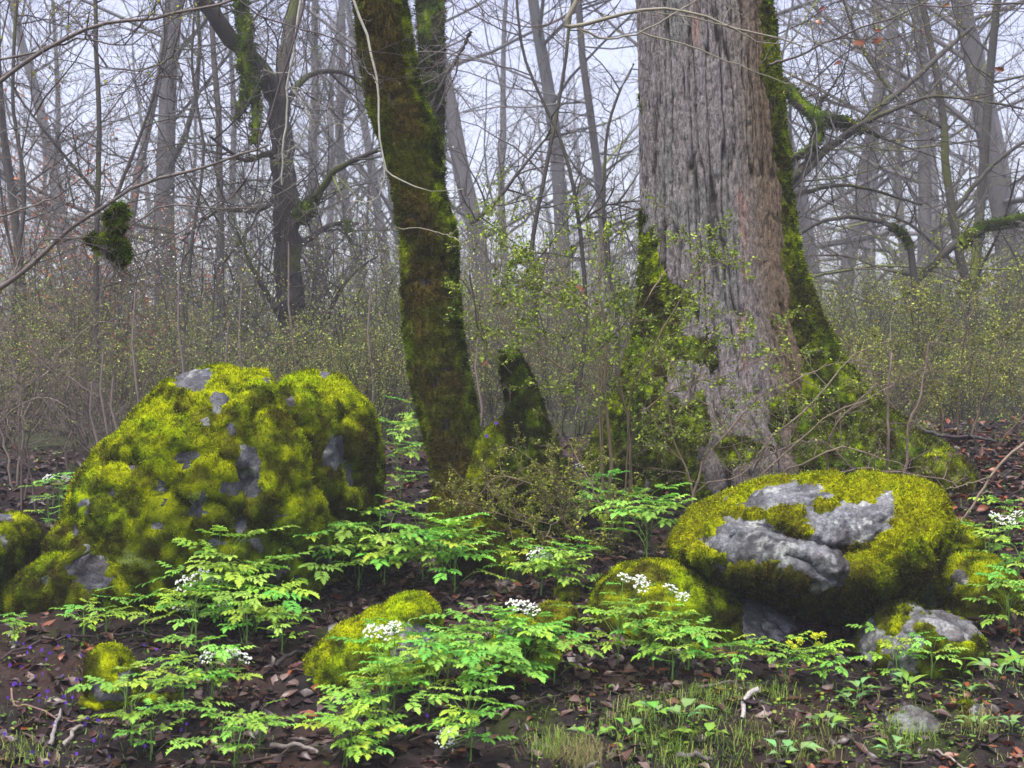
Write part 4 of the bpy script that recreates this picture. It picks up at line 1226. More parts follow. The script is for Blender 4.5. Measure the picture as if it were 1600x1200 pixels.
near_shrub('thorn_shrub', 'sprawling thorny shrub in leaf across the front of the oak foot',
           [([(1080, 790, 7.0), (1100, 720, 7.0), (1150, 660, 6.95), (1230, 600, 6.9), (1290, 570, 6.9)], .008, .002), ([(1090, 790, 7.0), (1060, 700, 7.0), (1040, 620, 6.95), (1050, 560, 6.95)], .006, .002),
            ([(1160, 770, 7.0), (1200, 690, 7.0), (1260, 640, 7.0), (1330, 560, 7.0), (1390, 530, 7.0)], .008, .002), ([(1180, 770, 7.0), (1260, 720, 6.95), (1330, 700, 6.9), (1420, 730, 6.9)], .007, .002),
            ([(1170, 770, 7.0), (1150, 700, 6.95), (1110, 640, 6.9), (1070, 600, 6.9)], .006, .002), ([(1120, 770, 7.0), (1190, 740, 6.9), (1280, 660, 6.95), (1400, 600, 7.0)], .006, .002)], 613, 8, .26, 2, .014, SPR, col=(.20, .15, .11), kids=(5, 4), r=.003)
near_shrub('bramble', 'leafless tangle of arching stems behind the overhanging boulder and below the oak root',
           [([(1300, 770, 7.2), (1290, 700, 7.15), (1330, 640, 7.1), (1370, 600, 7.1)], .007, .003), ([(1380, 770, 7.3), (1390, 700, 7.2), (1385, 630, 7.2), (1400, 540, 7.2)], .009, .005), ([(1415, 750, 7.4), (1420, 680, 7.4), (1440, 600, 7.4), (1450, 530, 7.4)], .009, .005),
            ([(1250, 760, 7.0), (1330, 735, 6.95), (1420, 740, 6.95), (1500, 760, 7.0)], .006, .003), ([(1230, 760, 7.0), (1200, 700, 6.95), (1160, 740, 6.9), (1100, 760, 6.9)], .005, .003), ([(1360, 770, 7.1), (1300, 700, 7.0), (1250, 690, 7.0), (1180, 720, 6.9)], .005, .003)],
           617, 12, .24, 1, .012, SPR, col=(.17, .125, .10), kids=(4, 4), r=.003, cat='shrub')
near_shrub('thorn_shrub', 'yellow-green leafing shrub on the bank right of the oak root',
           [([(1480, 740, 8.6), (1470, 640, 8.6), (1440, 540, 8.6), (1420, 470, 8.6)], .009, .003), ([(1500, 740, 8.6), (1530, 640, 8.6), (1560, 540, 8.6), (1600, 470, 8.6)], .009, .003), ([(1490, 740, 8.6), (1400, 640, 8.6), (1350, 570, 8.7), (1310, 520, 8.8)], .007, .002),
            ([(1495, 740, 8.6), (1500, 600, 8.6), (1510, 500, 8.5), (1490, 430, 8.5)], .007, .003), ([(1520, 740, 8.6), (1590, 660, 8.5), (1640, 600, 8.5)], .006, .003)], 619, 13, .45, 5, .018, [(.24, .28, .04), (.18, .22, .035), (.32, .34, .06)], kids=(6, 5), r=.004)
near_shrub('thorn_shrub', 'grey-green leafing shrub at the left edge of the picture behind the flowers',
           [([(30, 740, 8.2), (40, 650, 8.2), (90, 560, 8.2), (150, 500, 8.2)], .008, .003), ([(20, 740, 8.2), (-10, 640, 8.2), (-30, 540, 8.2)], .008, .003)], 623, 12, .45, 1, .013, OLIVE, col=(.15, .12, .10), kids=(6, 5), r=.004)
near_shrub('bramble', 'leafless tangle of thin brown twigs left of the very large boulder',
           [([(60, 760, 7.6), (20, 690, 7.5), (-20, 640, 7.4), (-60, 600, 7.4)], .006, .002), ([(110, 740, 7.7), (80, 660, 7.6), (30, 600, 7.5), (-40, 560, 7.4)], .006, .002), ([(80, 740, 7.7), (120, 640, 7.6), (60, 560, 7.5), (0, 500, 7.4)], .006, .002),
            ([(40, 740, 7.7), (60, 640, 7.6), (120, 560, 7.5), (90, 480, 7.4)], .005, .002), ([(-40, 740, 7.6), (10, 650, 7.5), (70, 620, 7.4), (130, 650, 7.4)], .005, .002), ([(30, 740, 7.6), (30, 600, 7.6), (-10, 480, 7.6), (30, 420, 7.6)], .005, .002)],
           629, 14, .30, 1, .01, SPR, col=(.17, .13, .115), kids=(6, 5), r=.003, leafy=False)

# ------------------------------------------------------------------ branches that hang into the picture
def hanging(name, label, limbs, seed, tw=9, twl=.35, col=(.13, .105, .095), kids=(4, 4), r=.003, lvl=2, buds=None, deadl=(), mat=None, per=1, bsize=.012):
    rng = random.Random(seed)
    p0 = P(*limbs[0][0][0])
    t = thing(name, label, 'branch', p0)
    qs = []
    for i, (pts, r0, r1) in enumerate(limbs):
        q = spline([P(*a) for a in pts], 18); q = [v + rv(rng) * .006 for v in q]
        c = Chains(); c.add([v[:] for v in q], [r0 + (r1 - r0) * k / 17 for k in range(18)], col); qs.append(q)
        b = Buf(); c.fill(b, 7, .2, mosscol=(.13, .14, .05))
        nm = 'limb' if i == 0 else 'side_limb'
        o = link(nm, b.mesh(nm, M_twig), t); o.location = -p0
    c = Chains(); tips = []
    for q in qs:
        twigs_on(rng, c, q, tw, twl, r, lvl, dict(TW, kids=[0, kids[0], kids[1]], rmin=.0011, wig=.22, up=[0, 0, -.01]), tips, tuple(x * .75 for x in col))
    b = Buf(); c.fill(b, 3)
    o = link('twigs', b.mesh('twigs', M_twig), t, kind='stuff'); o.location = -p0
    if buds:
        lb = Buf(); little_leaves(lb, rng, tips, per, bsize, buds, spread=.003)
        o = link('leaves', lb.mesh('leaves', M_tiny, False), t, kind='stuff'); o.location = -p0
    return t
T_L = hanging('hanging_branch', 'long bare branch sweeping up from the left edge and carrying the moss clump',
        [([(-60, 460, 5.6), (0, 447, 5.6), (60, 405, 5.6), (100, 365, 5.6), (150, 330, 5.6), (230, 285, 5.6), (310, 262, 5.6), (370, 245, 5.6), (420, 225, 5.6)], .012, .004),
         ([(95, 376, 5.6), (140, 371, 5.6), (190, 360, 5.6), (260, 322, 5.6), (320, 325, 5.6), (400, 322, 5.6), (470, 280, 5.6)], .005, .002), ([(30, 430, 5.6), (60, 380, 5.6), (75, 340, 5.6), (50, 290, 5.6)], .004, .002),
         ([(-40, 350, 5.5), (60, 320, 5.5), (100, 300, 5.5), (150, 260, 5.5)], .005, .002),
         ([(205, 318, 5.6), (188, 335, 5.6), (182, 362, 5.6), (172, 395, 5.58), (180, 430, 5.56)], .004, .002), ([(130, 372, 5.6), (160, 385, 5.57), (185, 405, 5.55), (192, 440, 5.55)], .003, .0015)], 701, tw=11, twl=.30, kids=(4, 4))
hanging('hanging_branch', 'arching branch across the upper left corner of the picture',
        [([(-60, 170, 5.2), (0, 130, 5.2), (60, 85, 5.2), (150, 40, 5.2), (250, 25, 5.2), (350, 5, 5.2), (450, -40, 5.2)], .010, .004), ([(-60, 100, 5.2), (40, 85, 5.2), (130, 60, 5.2), (200, 70, 5.2), (310, 0, 5.2)], .005, .002),
         ([(60, 85, 5.2), (80, 40, 5.2), (60, -20, 5.2)], .004, .002)], 703, tw=10, twl=.30, buds=[(.35, .38, .05)])
hanging('hanging_branch', 'dark hanging branch that bends like a bow above the forked tree',
        [([(300, -40, 5.4), (275, 60, 5.4), (270, 85, 5.4), (240, 105, 5.4), (200, 110, 5.4), (150, 100, 5.4)], .005, .002), ([(270, 85, 5.4), (285, 120, 5.4), (250, 118, 5.4)], .003, .002),
         ([(340, -40, 5.6), (400, 20, 5.6), (520, 60, 5.6), (560, 90, 5.6)], .004, .002), ([(480, -40, 5.8), (460, 60, 5.8), (410, 210, 5.8), (380, 290, 5.8), (300, 350, 5.8), (215, 400, 5.8)], .006, .002)], 709, tw=10, twl=.28, col=(.085, .065, .065))
hanging('hanging_branch', 'pale lichened branch hanging straight down left of the leaning trunk',
        [([(480, -60, 6.4), (462, 60, 6.4), (450, 130, 6.4), (445, 210, 6.4), (440, 290, 6.4)], .007, .004), ([(450, 130, 6.4), (470, 160, 6.4), (490, 190, 6.4), (498, 195, 6.4)], .005, .002)], 711, tw=9, twl=.25, col=(.30, .29, .25))
hanging('hanging_branch', 'pale lichened twig hanging down across the leaning trunk and curling right',
        [([(545, -60, 6.7), (552, 0, 6.7), (575, 60, 6.7), (590, 130, 6.7), (594, 200, 6.7), (600, 258, 6.7), (625, 280, 6.7), (670, 300, 6.7), (725, 296, 6.7)], .0075, .002), ([(600, 258, 6.7), (595, 300, 6.7), (575, 315, 6.7), (545, 310, 6.7)], .003, .002),
         ([(590, 130, 6.7), (560, 95, 6.7), (545, 80, 6.7)], .003, .0015)], 713, tw=4, twl=.10, col=(.36, .34, .28), kids=(2, 2), lvl=1, r=.002)
hanging('hanging_branch', 'thin pale twig crossing low over the mossy leaning trunk',
        [([(622, 356, 6.9), (660, 358, 6.9), (700, 368, 6.85), (722, 378, 6.8)], .002, .0015), ([(700, 368, 6.85), (712, 360, 6.8), (722, 352, 6.8)], .0015, .001)], 717, tw=2, twl=.05, col=(.30, .27, .2), kids=(1, 1), lvl=0, r=.0012)
BR = hanging('hanging_branch', 'mossy-tipped branch entering at the top centre and crossing the oak trunk',
        [([(905, -60, 6.2), (900, 0, 6.2), (880, 38, 6.2), (905, 40, 6.2), (960, 25, 6.2), (1020, 15, 6.2), (1080, 20, 6.2), (1150, 45, 6.2), (1220, 60, 6.2), (1260, 75, 6.2)], .013, .003), ([(905, 42, 6.2), (940, 58, 6.2), (1000, 50, 6.2), (1080, 5, 6.2), (1130, -30, 6.2)], .006, .002),
         ([(1000, 50, 6.2), (1100, 80, 6.2), (1180, 112, 6.2), (1240, 132, 6.2), (1300, 115, 6.2)], .004, .0015), ([(1030, 20, 6.2), (1130, 40, 6.2), (1200, 68, 6.2), (1290, 62, 6.2)], .004, .0015)], 719, tw=5, twl=.22, kids=(3, 3), lvl=1, col=(.22, .20, .15))
BR2 = hanging('hanging_branch', 'dark branch with orange dead leaves reaching right from behind the oak',
        [([(1200, 100, 7.4), (1226, 95, 7.4), (1270, 75, 7.4), (1330, 50, 7.4), (1400, 25, 7.4), (1480, -20, 7.4)], .008, .003), ([(1270, 75, 7.4), (1310, 60, 7.4), (1400, 60, 7.4), (1500, 20, 7.4), (1640, 20, 7.4)], .004, .002),
         ([(1640, 10, 7.0), (1560, 5, 7.0), (1470, 10, 7.0), (1380, 0, 7.0), (1300, -20, 7.0)], .005, .002), ([(1480, -40, 7.2), (1500, 60, 7.2), (1520, 100, 7.2), (1560, 140, 7.2), (1600, 190, 7.2), (1660, 230, 7.2)], .005, .002),
         ([(1400, -40, 7.2), (1430, 60, 7.2), (1400, 110, 7.2), (1330, 140, 7.2)], .004, .0015), ([(1640, 100, 7.2), (1540, 150, 7.2), (1460, 150, 7.2), (1380, 170, 7.2)], .004, .0015)], 727, tw=10, twl=.34, kids=(4, 4), col=(.075, .06, .055), buds=[(.45, .45, .05), (.35, .30, .05)], per=1, bsize=.012)
hanging('hanging_branch', 'thin bare branch drooping in at the top between the two big trunks',
        [([(1000, -50, 7.0), (960, 10, 7.0), (900, 60, 7.0), (850, 90, 7.0)], .004, .0015), ([(720, -40, 6.9), (760, 20, 6.9), (850, 40, 6.9), (930, -10, 6.9)], .004, .002), ([(700, -40, 6.9), (708, 40, 6.9), (690, 100, 6.9)], .003, .0015)], 733, tw=9, twl=.25, col=(.12, .09, .085))
hanging('fallen_branch', 'slanting grey-brown branch leaning over the leaf bank above the right-hand rocks',
        [([(1640, 660, 6.6), (1590, 700, 6.6), (1550, 742, 6.6), (1520, 790, 6.6), (1502, 815, 6.6)], .008, .005), ([(1545, 745, 6.6), (1500, 760, 6.6), (1470, 765, 6.6)], .003, .0015)], 739, tw=2, twl=.12, col=(.20, .15, .11), kids=(1, 1), lvl=0)
hanging('fallen_branch', 'dark dead branch lying along the leaf bank beside the oak root',
        [([(1432, 668, 8.2), (1470, 680, 8.1), (1520, 683, 8.1), (1560, 690, 8.0)], .014, .007), ([(1510, 678, 8.0), (1525, 690, 8.0), (1520, 720, 8.0)], .006, .004)], 743, tw=3, twl=.12, col=(.03, .024, .026), kids=(1, 1), lvl=0)
hanging('fallen_branch', 'forked dark twigs rising from the right side of the leaning trunk to the stump',
        [([(735, 430, 7.0), (745, 500, 7.0), (760, 540, 7.0), (785, 570, 7.0), (800, 585, 7.0)], .005, .003), ([(732, 545, 6.9), (760, 575, 6.9), (800, 615, 6.9)], .003, .002), ([(760, 540, 7.0), (740, 470, 7.0), (725, 440, 7.0)], .003, .002)], 747, tw=4, twl=.15, col=(.05, .035, .03), kids=(2, 2), lvl=1)

def moss_blob(parts_, label):
    c = P(*parts_[0][:3])
    root = thing('moss_clump', label, 'moss clump', c)
    V0, T0 = ico(4)
    for i, (px, py, D, rx, rz, dark) in enumerate(parts_):
        o = P(px, py, D)
        V = V0 * [rx * D / F, rx * D / F * .8, rz * D / F] + np.array(o[:])
        N = normals_of(V, T0)
        V = V + N * (.040 * fbm(V * 30, 4, 800 + i, .6))[:, None]
        mc = moss_col(V, 810 + i, .15) * [.7, .85, 1]
        mc = mc * (1 - dark) + dark * np.array([.06, .045, .03])
        b = Buf(); b.add(V, mc, T=T0)
        tufts(b, V, T0, np.ones(len(V)), mc, 50000, .034, .004, blades=4, droop=.7, seed=820 + i, face=False)
        m = link('tuft', b.mesh('tuft', M_moss), root, kind='stuff'); m.location = -c
moss_blob([(150, 378, 5.58, 8, 8, .0), (161, 386, 5.57, 7, 9, .0), (174, 378, 5.6, 10, 8, .5), (176, 395, 5.6, 9, 11, .5), (165, 372, 5.58, 9, 5, .1), (190, 390, 5.58, 8, 14, .2), (188, 405, 5.57, 6, 13, .1), (187, 338, 5.6, 7, 11, .3), (178, 346, 5.6, 9, 10, .6), (181, 361, 5.6, 6, 8, .4), (170, 340, 5.6, 4, 5, .2)], 'ragged green and brown moss clump hanging on the long branch at the left')

# orange dead leaves still on the branch right of the oak
# ------------------------------------------------------------------ fresh green herbs
HG = [np.array([.20, .40, .050]), np.array([.27, .49, .075]), np.array([.16, .35, .05]), np.array([.29, .46, .045])]
def leaflet(buf, o, d, up, L, W, c, rng, lobes=True, sag=.25):
    """a toothed leaflet folded along its midrib: o base, d direction, up normal"""
    s = d.cross(up).normalized(); up = s.cross(d).normalized()
    ws = [.04, .26, .17, .46, .26, .44, .20, .28, .08, .0] if lobes else [.05, .25, .42, .5, .46, .34, .18, .08, .03, .0]
    fw = [0, .10, -.02, .16, .04, .16, .03, .10, 0, 0] if lobes else [0] * 10
    n = len(ws); V, Cc = [], []
    for i, w in enumerate(ws):
        t = i / (n - 1)
        mid = o + d * (L * t) - up * (L * sag * t * t)
        ed = d * (fw[i] * L * .6) + up * (W * w * .45)
        V += [mid - s * (W * w * rng.uniform(.85, 1.15)) + ed, mid, mid + s * (W * w * rng.uniform(.85, 1.15)) + ed]
    V = np.array([v[:] for v in V])
    Q = []
    for i in range(n - 1):
        a = i * 3
        Q += [(a, a + 1, a + 4, a + 3), (a + 1, a + 2, a + 5, a + 4)]
    cc = np.tile(c, (len(V), 1)) * rng.uniform(.85, 1.15); cc[1::3] *= 1.25
    buf.add(V, cc, Q=np.array(Q))

def herb_leaf(seed, reach=.13):
    rng = random.Random(seed); b = Buf(); c = HG[seed % 4]
    ch = Chains()
    X, Z = Vector((1, 0, 0)), Vector((0, 0, 1))
    # petiole rises and bends outward
    pet = [Vector((0, 0, 0)), Vector((reach * .18, 0, reach * .5)), Vector((reach * .42, 0, reach * .85)), Vector((reach * .72, 0, reach))]
    ch.add([p[:] for p in pet], [.0022, .0018, .0015, .0012], (.16, .30, .05))
    o = pet[-1]
    axes = [(Vector((1, 0, .08)), 1.0, .055), (Vector((.45, .9, .1)), .85, .0), (Vector((.45, -.9, .1)), .85, .0)]
    for ax, s, off in axes:
        ax = ax.normalized()
        st = o + ax * off
        L1 = .060 * s
        end = st + ax * (L1 + .012)
        ch.add([o[:], ((o + end) / 2 + Z * .003)[:], end[:]], [.0012, .001, .0008], (.16, .32, .05))
        # a terminal leaflet and two pairs at the sides
        leaflet(b, end, (ax + rv(rng) * .1 - Z * .05).normalized(), Z, .052 * s * rng.uniform(.9, 1.15), .034 * s, c, rng)
        side = ax.cross(Z).normalized()
        for k, (f, ls) in enumerate(((1.0, .85), (.62, .95), (.22, .8))):
            for sg in (-1, 1):
                p = o.lerp(end, 1 - (1 - f) * L1 * 1.5 / max((end - o).length, .01)) if False else st + ax * (L1 * f)
                dd = (ax * .62 + side * sg * .8 + rv(rng) * .12 + Z * .08).normalized()
                leaflet(b, p, dd, Z, .042 * s * ls * rng.uniform(.9, 1.15), .026 * s, c, rng)
    ch.fill(b, 4)
    return b.mesh('leaf', M_leaf, True)
HL = [herb_leaf(900 + i, r) for i, r in enumerate((.10, .13, .16, .12, .09, .14, .18, .11))]

def umbel(seed, col, R=.034, lacy=.0):
    rng = random.Random(seed); b = Buf(); ch = Chains()
    V0, T0 = ico(1)
    n = 11
    for i in range(n):
        a = i * 2.4; q = math.sqrt((i + .5) / n)
        e = Vector((math.cos(a) * q * R, math.sin(a) * q * R, .022 + .020 * (1 - q * q)))
        ch.add([(0, 0, 0), (e * .6 + Vector((0, 0, -.002)))[:], e[:]], [.0009, .0007, .0006], (.25, .42, .10))
        for k in range(6):
            f = e + Vector((rng.uniform(-1, 1) * .0085, rng.uniform(-1, 1) * .0085, rng.uniform(0, .003)))
            b.add(V0 * [.0038, .0038, .0022] * rng.uniform(.7, 1.2) + np.array(f[:]), np.array(col) * rng.uniform(.85, 1.05), T=T0)
    ch.fill(b, 3)
    return b.mesh('flower_head', M_flower, False)
UW = [umbel(950, (.80, .82, .76)), umbel(951, (.78, .81, .72), .030)]
UY = [umbel(952, (.62, .68, .03), .018), umbel(953, (.55, .62, .03), .015)]

def herb(px, py, size, nleaf, heads, label, yellow=False, D=None, hgt=.17, uy=1.0, group=None):
    rng = random.Random(int(px * 13 + py))
    p0 = hit(px, py) if D is None else P(px, py, D)
    t = thing('umbel_herb' if heads else 'leafy_herb', label, 'herb', p0, group)
    # the main stem with leaves leaving it at several heights
    hh = hgt * size
    c = Chains(); c.add([(0, 0, -.02), (.004, 0, hh * .5), (0, .004, hh)], [.004, .0032, .0025], (.13, .25, .05))
    b = Buf(); c.fill(b, 6)
    link('stem', b.mesh('stem', M_stem), t)
    for i in range(nleaf):
        a = i * 2.399 + rng.uniform(-.5, .5)
        if math.sin(a) > .55 and rng.random() < .5: a = -a          # more of them lean to the open side
        z = hh * (.05 + .95 * (i / max(nleaf - 1, 1)))
        k = rng.randrange(len(HL))
        o = link('leaf', HL[k], t, (rng.uniform(-.02, .02) * size, rng.uniform(-.02, .02) * size, z), (rng.uniform(-.2, .2), rng.uniform(-.30, .40) , a), size * rng.uniform(.65, 1.05) * (1.1 - .25 * i / nleaf))
    for j, (hx, hy) in enumerate(heads):
        D1 = p0.y - .03
        e = P(hx, hy + 8, D1) - p0
        c = Chains(); c.add([(0, 0, hh * .5), (e.x * .35, e.y * .3, hh * .5 + (e.z - hh * .5) * .5), (e.x * .9, e.y * .9, e.z * .9), e[:]], [.0026, .0022, .0018, .0015], (.17, .30, .06) if not yellow else (.2, .36, .05))
        b = Buf(); c.fill(b, 5)
        link('flower_stalk', b.mesh('flower_stalk', M_stem), t)
        U = UY if yellow else UW
        link('flower_head', U[j % 2], t, e, (rng.uniform(.25, .75), rng.uniform(-.3, .3), rng.uniform(-.5, .5)), size * rng.uniform(.9, 1.15))
        for k in range(2):
            link('leaf', HL[rng.randrange(8)], t, e * rng.uniform(.55, .8), (0, 0, rng.uniform(0, 6.28)), size * .42)
    return t

H = [  # px, py of the foot, size, leaves, flower heads, label
 (300, 985, 1.0, 8, [(283, 948), (303, 945), (350, 945)], 'white-flowered herb low against the very large boulder, with flat heads at its left'),
 (345, 972, 1.45, 13, [(291, 915), (333, 913), (318, 905)], 'tallest leafy herb in front of the very large boulder, white heads on its left side'),
 (400, 992, 1.3, 11, [], 'bushy green herb at the right of the tallest one before the very large boulder'),
 (440, 1020, .7, 7, [], 'green herb spreading to the right above the dark hollow beside the slanting rock'),
 (330, 1100, 1.05, 9, [(327, 1025), (362, 1022), (375, 1030)], 'herb with two white heads right of the small domed stone'),
 (285, 1130, .95, 8, [], 'leafy herb below the end of the fallen mossy log'),
 (405, 1172, .6, 6, [], 'low herb at the lower left foot of the slanting rock'),
 (205, 1165, 1.0, 9, [], 'isolated bushy herb on the soil below the fallen mossy log'),
 (235, 1190, .7, 6, [], 'small herb cut by the bottom edge beside the isolated bushy one'),
 (480, 930, 1.25, 9, [], 'herb whose long leaves reach left over the litter towards the very large boulder'),
 (540, 890, 1.4, 11, [], 'herb tucked against the right foot of the very large boulder'),
 (600, 915, 1.45, 12, [], 'large leafy herb in front of the leaning trunk foot, left plant'),
 (660, 912, 1.5, 12, [], 'large leafy herb in front of the leaning trunk foot, middle plant'),
 (710, 925, 1.25, 10, [], 'leafy herb right of the leaning trunk foot beside the moss mound'),
 (548, 1190, .8, 7, [], 'herb at the lower end of the slanting rock'),
 (600, 1165, 1.1, 12, [(584, 985), (618, 980), (600, 992)], 'dense herb with three white heads before the grey end of the slanting rock'),
 (615, 1120, 1.25, 13, [], 'dense bright herb below the grey end of the slanting rock'),
 (670, 1115, 1.25, 13, [], 'dense herb right of the three white heads'),
 (700, 1060, 1.0, 8, [], 'herb with spread leaves at the right tip of the slanting rock'),
 (735, 1190, 1.05, 10, [(693, 1160), (702, 1148)], 'herb with two small white heads at the bottom edge'),
 (775, 1055, 1.1, 9, [(802, 945), (832, 958), (820, 950), (793, 985), (818, 988)], 'herb with a stack of white heads in front of the narrow yellow-mossed rock'),
 (820, 1080, 1.15, 10, [(792, 1005)], 'wide leafy herb below the narrow yellow-mossed rock'),
 (760, 1100, .95, 8, [], 'herb between the dense clump and the wide one at the middle'),
 (865, 1070, .8, 7, [], 'small herb at the right end of the wide leafy clump'),
 (845, 930, .95, 8, [(832, 866), (855, 868), (845, 862)], 'herb with two white heads above the leaf litter in the middle'),
 (900, 920, .9, 8, [], 'spread green herb right of the two white heads in the middle'),
 (790, 905, .8, 7, [], 'dim herb under the low arching thorny shrub'),
 (965, 1040, 1.0, 9, [(973, 902), (1000, 905), (1005, 915)], 'herb with tall dark stalk and white heads before the low rounded boulder'),
 (1020, 1045, 1.0, 9, [(1045, 920), (1068, 933)], 'herb with lacy greenish heads before the low rounded boulder'),
 (1075, 1055, .95, 9, [(1085, 1010), (1110, 1015)], 'herb with small yellow heads at the right foot of the low rounded boulder'),
 (1225, 1072, .75, 7, [(1232, 1003), (1248, 1000), (1240, 1008)], 'bright herb with yellow heads left of the dark gap between rocks'),
 (1285, 1072, .75, 8, [(1275, 993), (1287, 992), (1280, 1005)], 'bright herb with a taller yellow cluster below the dark gap'),
 (1400, 1070, .75, 8, [], 'green herb across the front of the pale grey rock'),
 (1455, 1062, .7, 7, [], 'green herb reaching right in front of the pale grey rock'),
 (950, 850, 1.2, 10, [], 'herb in the shade left of the overhanging boulder, upper plant'),
 (1010, 872, 1.3, 11, [], 'herb against the left flank of the overhanging boulder'),
 (905, 820, .9, 8, [(905, 726), (945, 714)], 'tall herb with two white heads between the stump and the oak'),
 (925, 790, .8, 7, [], 'herb behind the tall white-headed one at the oak foot'),
 (620, 740, 1.3, 10, [], 'fresh herb in the gap between the very large boulder and the leaning trunk'),
 (648, 695, 1.15, 9, [], 'upper herb seen past the right shoulder of the very large boulder'),
 (625, 780, .7, 6, [], 'small shaded herb low in the dark gap by the leaning trunk'),
 (1545, 900, 1.05, 9, [(1552, 808), (1592, 803), (1575, 815)], 'herb with three white heads at the right edge'),
 (1590, 940, 1.1, 9, [], 'leafy herb cut by the right edge below the white heads'),
 (1575, 850, .9, 8, [], 'herb on the leaf bank at the right edge, behind the white heads'),
 (92, 805, .95, 8, [(78, 745), (102, 744)], 'herb with two white heads left of the very large boulder'),
 (75, 830, .7, 6, [], 'small herb under the two white heads at the left'),
 (130, 1000, .7, 6, [], 'small herb at the left foot of the very large boulder'),
 (165, 990, .65, 6, [], 'small herb at the base of the very large boulder, right of its neighbour'),
 (225, 985, .6, 5, [], 'tiny herb at the base of the very large boulder near its middle'),
 (305, 1010, 1.05, 9, [], 'full green herb below the pair of low flat heads before the very large boulder'),
 (385, 1015, 1.1, 10, [], 'full green herb at the foot of the bushy one before the very large boulder'),
 (735, 1090, 1.1, 10, [], 'full herb between the dense clump and the wide leafy one'),
 (830, 1050, 1.0, 9, [], 'upper leaves of the wide clump beside the narrow yellow-mossed rock'),
 (560, 925, 1.15, 10, [], 'bright herb reaching over the litter above the slanting rock'),
 (690, 900, 1.1, 10, [], 'herb close against the moss mound by the leaning trunk'),
 (870, 935, 1.0, 9, [], 'herb between the fist-sized moss cushion and the two white heads'),
 (1050, 1062, .8, 8, [], 'low bright herb under the lacy greenish heads'),
 (1150, 1068, .75, 8, [], 'low bright herb under the bare grey side of the rounded boulder'),
 (975, 830, 1.0, 9, [], 'shaded herb among the upright shrub stems at the oak foot'),
 (1575, 990, 1.0, 9, [], 'herb at the right edge below the mossy rock with a grey patch'),
 (20, 1010, .6, 5, [], 'tiny pale herb at the far left edge of the soil'),
]
for px, py, s, n, hd, lab in H:
    herb(px, py, s * .86, n + 3, hd, lab, yellow='yellow' in lab and 'mossed' not in lab)
herb(365, 1215, .9, 9, [], 'leafy herb cut by the bottom edge, left of centre', D=4.6)
herb(540, 1225, .9, 9, [], 'leafy herb cut by the bottom edge beneath the dense clump', D=4.6)

# ------------------------------------------------------------------ broad-leaved plants
def broad_leaf(seed, L, W):
    rng = random.Random(seed); b = Buf(); c = np.array([.20, .36, .12]) if seed % 2 else np.array([.18, .36, .05])
    leaflet(b, Vector((.02, 0, .03)), Vector((1, 0, .25)).normalized(), Vector((0, 0, 1)), L, W, c, rng, lobes=False, sag=.35)
    ch = Chains(); ch.add([(0, 0, -.01), (.012, 0, .02), (.02, 0, .03)], [.0018, .0015, .0012], (.2, .3, .08)); ch.fill(b, 4)
    return b.mesh('leaf', M_leaf)
BL = [broad_leaf(970, .06, .045), broad_leaf(971, .075, .04), broad_leaf(972, .09, .028), broad_leaf(973, .05, .045)]
def broad(px, py, n, s, kinds, label, up=.2, group=None):
    rng = random.Random(int(px + py * 7)); p0 = hit(px, py)
    t = thing('broadleaf_plant', label, 'plant', p0, group)
    for i in range(n):
        a = i * 2.4 + rng.uniform(-.4, .4)
        r = rng.uniform(0, .04) * s
        link('leaf', BL[rng.choice(kinds)], t, (math.cos(a) * r, math.sin(a) * r, rng.uniform(0, .02)), (rng.uniform(-.3, .3), rng.uniform(-.9, .0) * up * 3, a), s * rng.uniform(.7, 1.15))
for a in ((1025, 1130, 8, 1.0, (0, 3), 'grey-green broad-leaved plant at the bottom centre, left of the pair'), (1065, 1140, 8, 1.15, (0, 1, 3), 'grey-green broad-leaved plant with a large upright leaf at the bottom centre'),
          (925, 1165, 6, .9, (0, 3), 'blue-green leafy plant above the dry grass tuft'), (985, 1160, 6, .95, (0, 3), 'broad-leaved plant trailing between the grass tufts'), (1100, 1165, 6, .9, (0,), 'small broad-leaved plant left of the bark-striped stick'),
          (1290, 1150, 9, 1.0, (1, 0, 3), 'yellow-green broad-leaved plant left of the sunken stones'), (1325, 1110, 8, .9, (1, 3), 'green broad-leaved plant behind the yellow-green one'), (1345, 1090, 7, .9, (2, 1), 'light green strap-leaved plant below the pale grey rock'),
          (1225, 1190, 5, .8, (3, 1), 'small lime plant on the bare soil at the bottom'), (1250, 1185, 4, .8, (1,), 'lime sprout standing on the bare soil'),
          (1500, 1060, 8, 1.0, (2, 1), 'pale strap-leaved plant on the right bank'), (1555, 1065, 9, 1.15, (2, 1), 'large pale strap-leaved plant near the right edge'), (1595, 1060, 7, 1.0, (2,), 'strap-leaved plant cut by the right edge'),
          (1420, 1085, 7, .9, (2, 3), 'low leafy plant right of the herb across the pale grey rock'), (1510, 1090, 6, .8, (3, 2), 'small leafy plant above the sunken stones'), (1525, 1150, 6, .8, (2, 1), 'narrow-leaved plant right of the sunken stones'),
          (1580, 1150, 6, .8, (3, 1), 'small plant at the lower right edge'), (1395, 1190, 6, .8, (2, 1), 'green sprouts at the bottom below the sunken stones')):
    broad(*a)

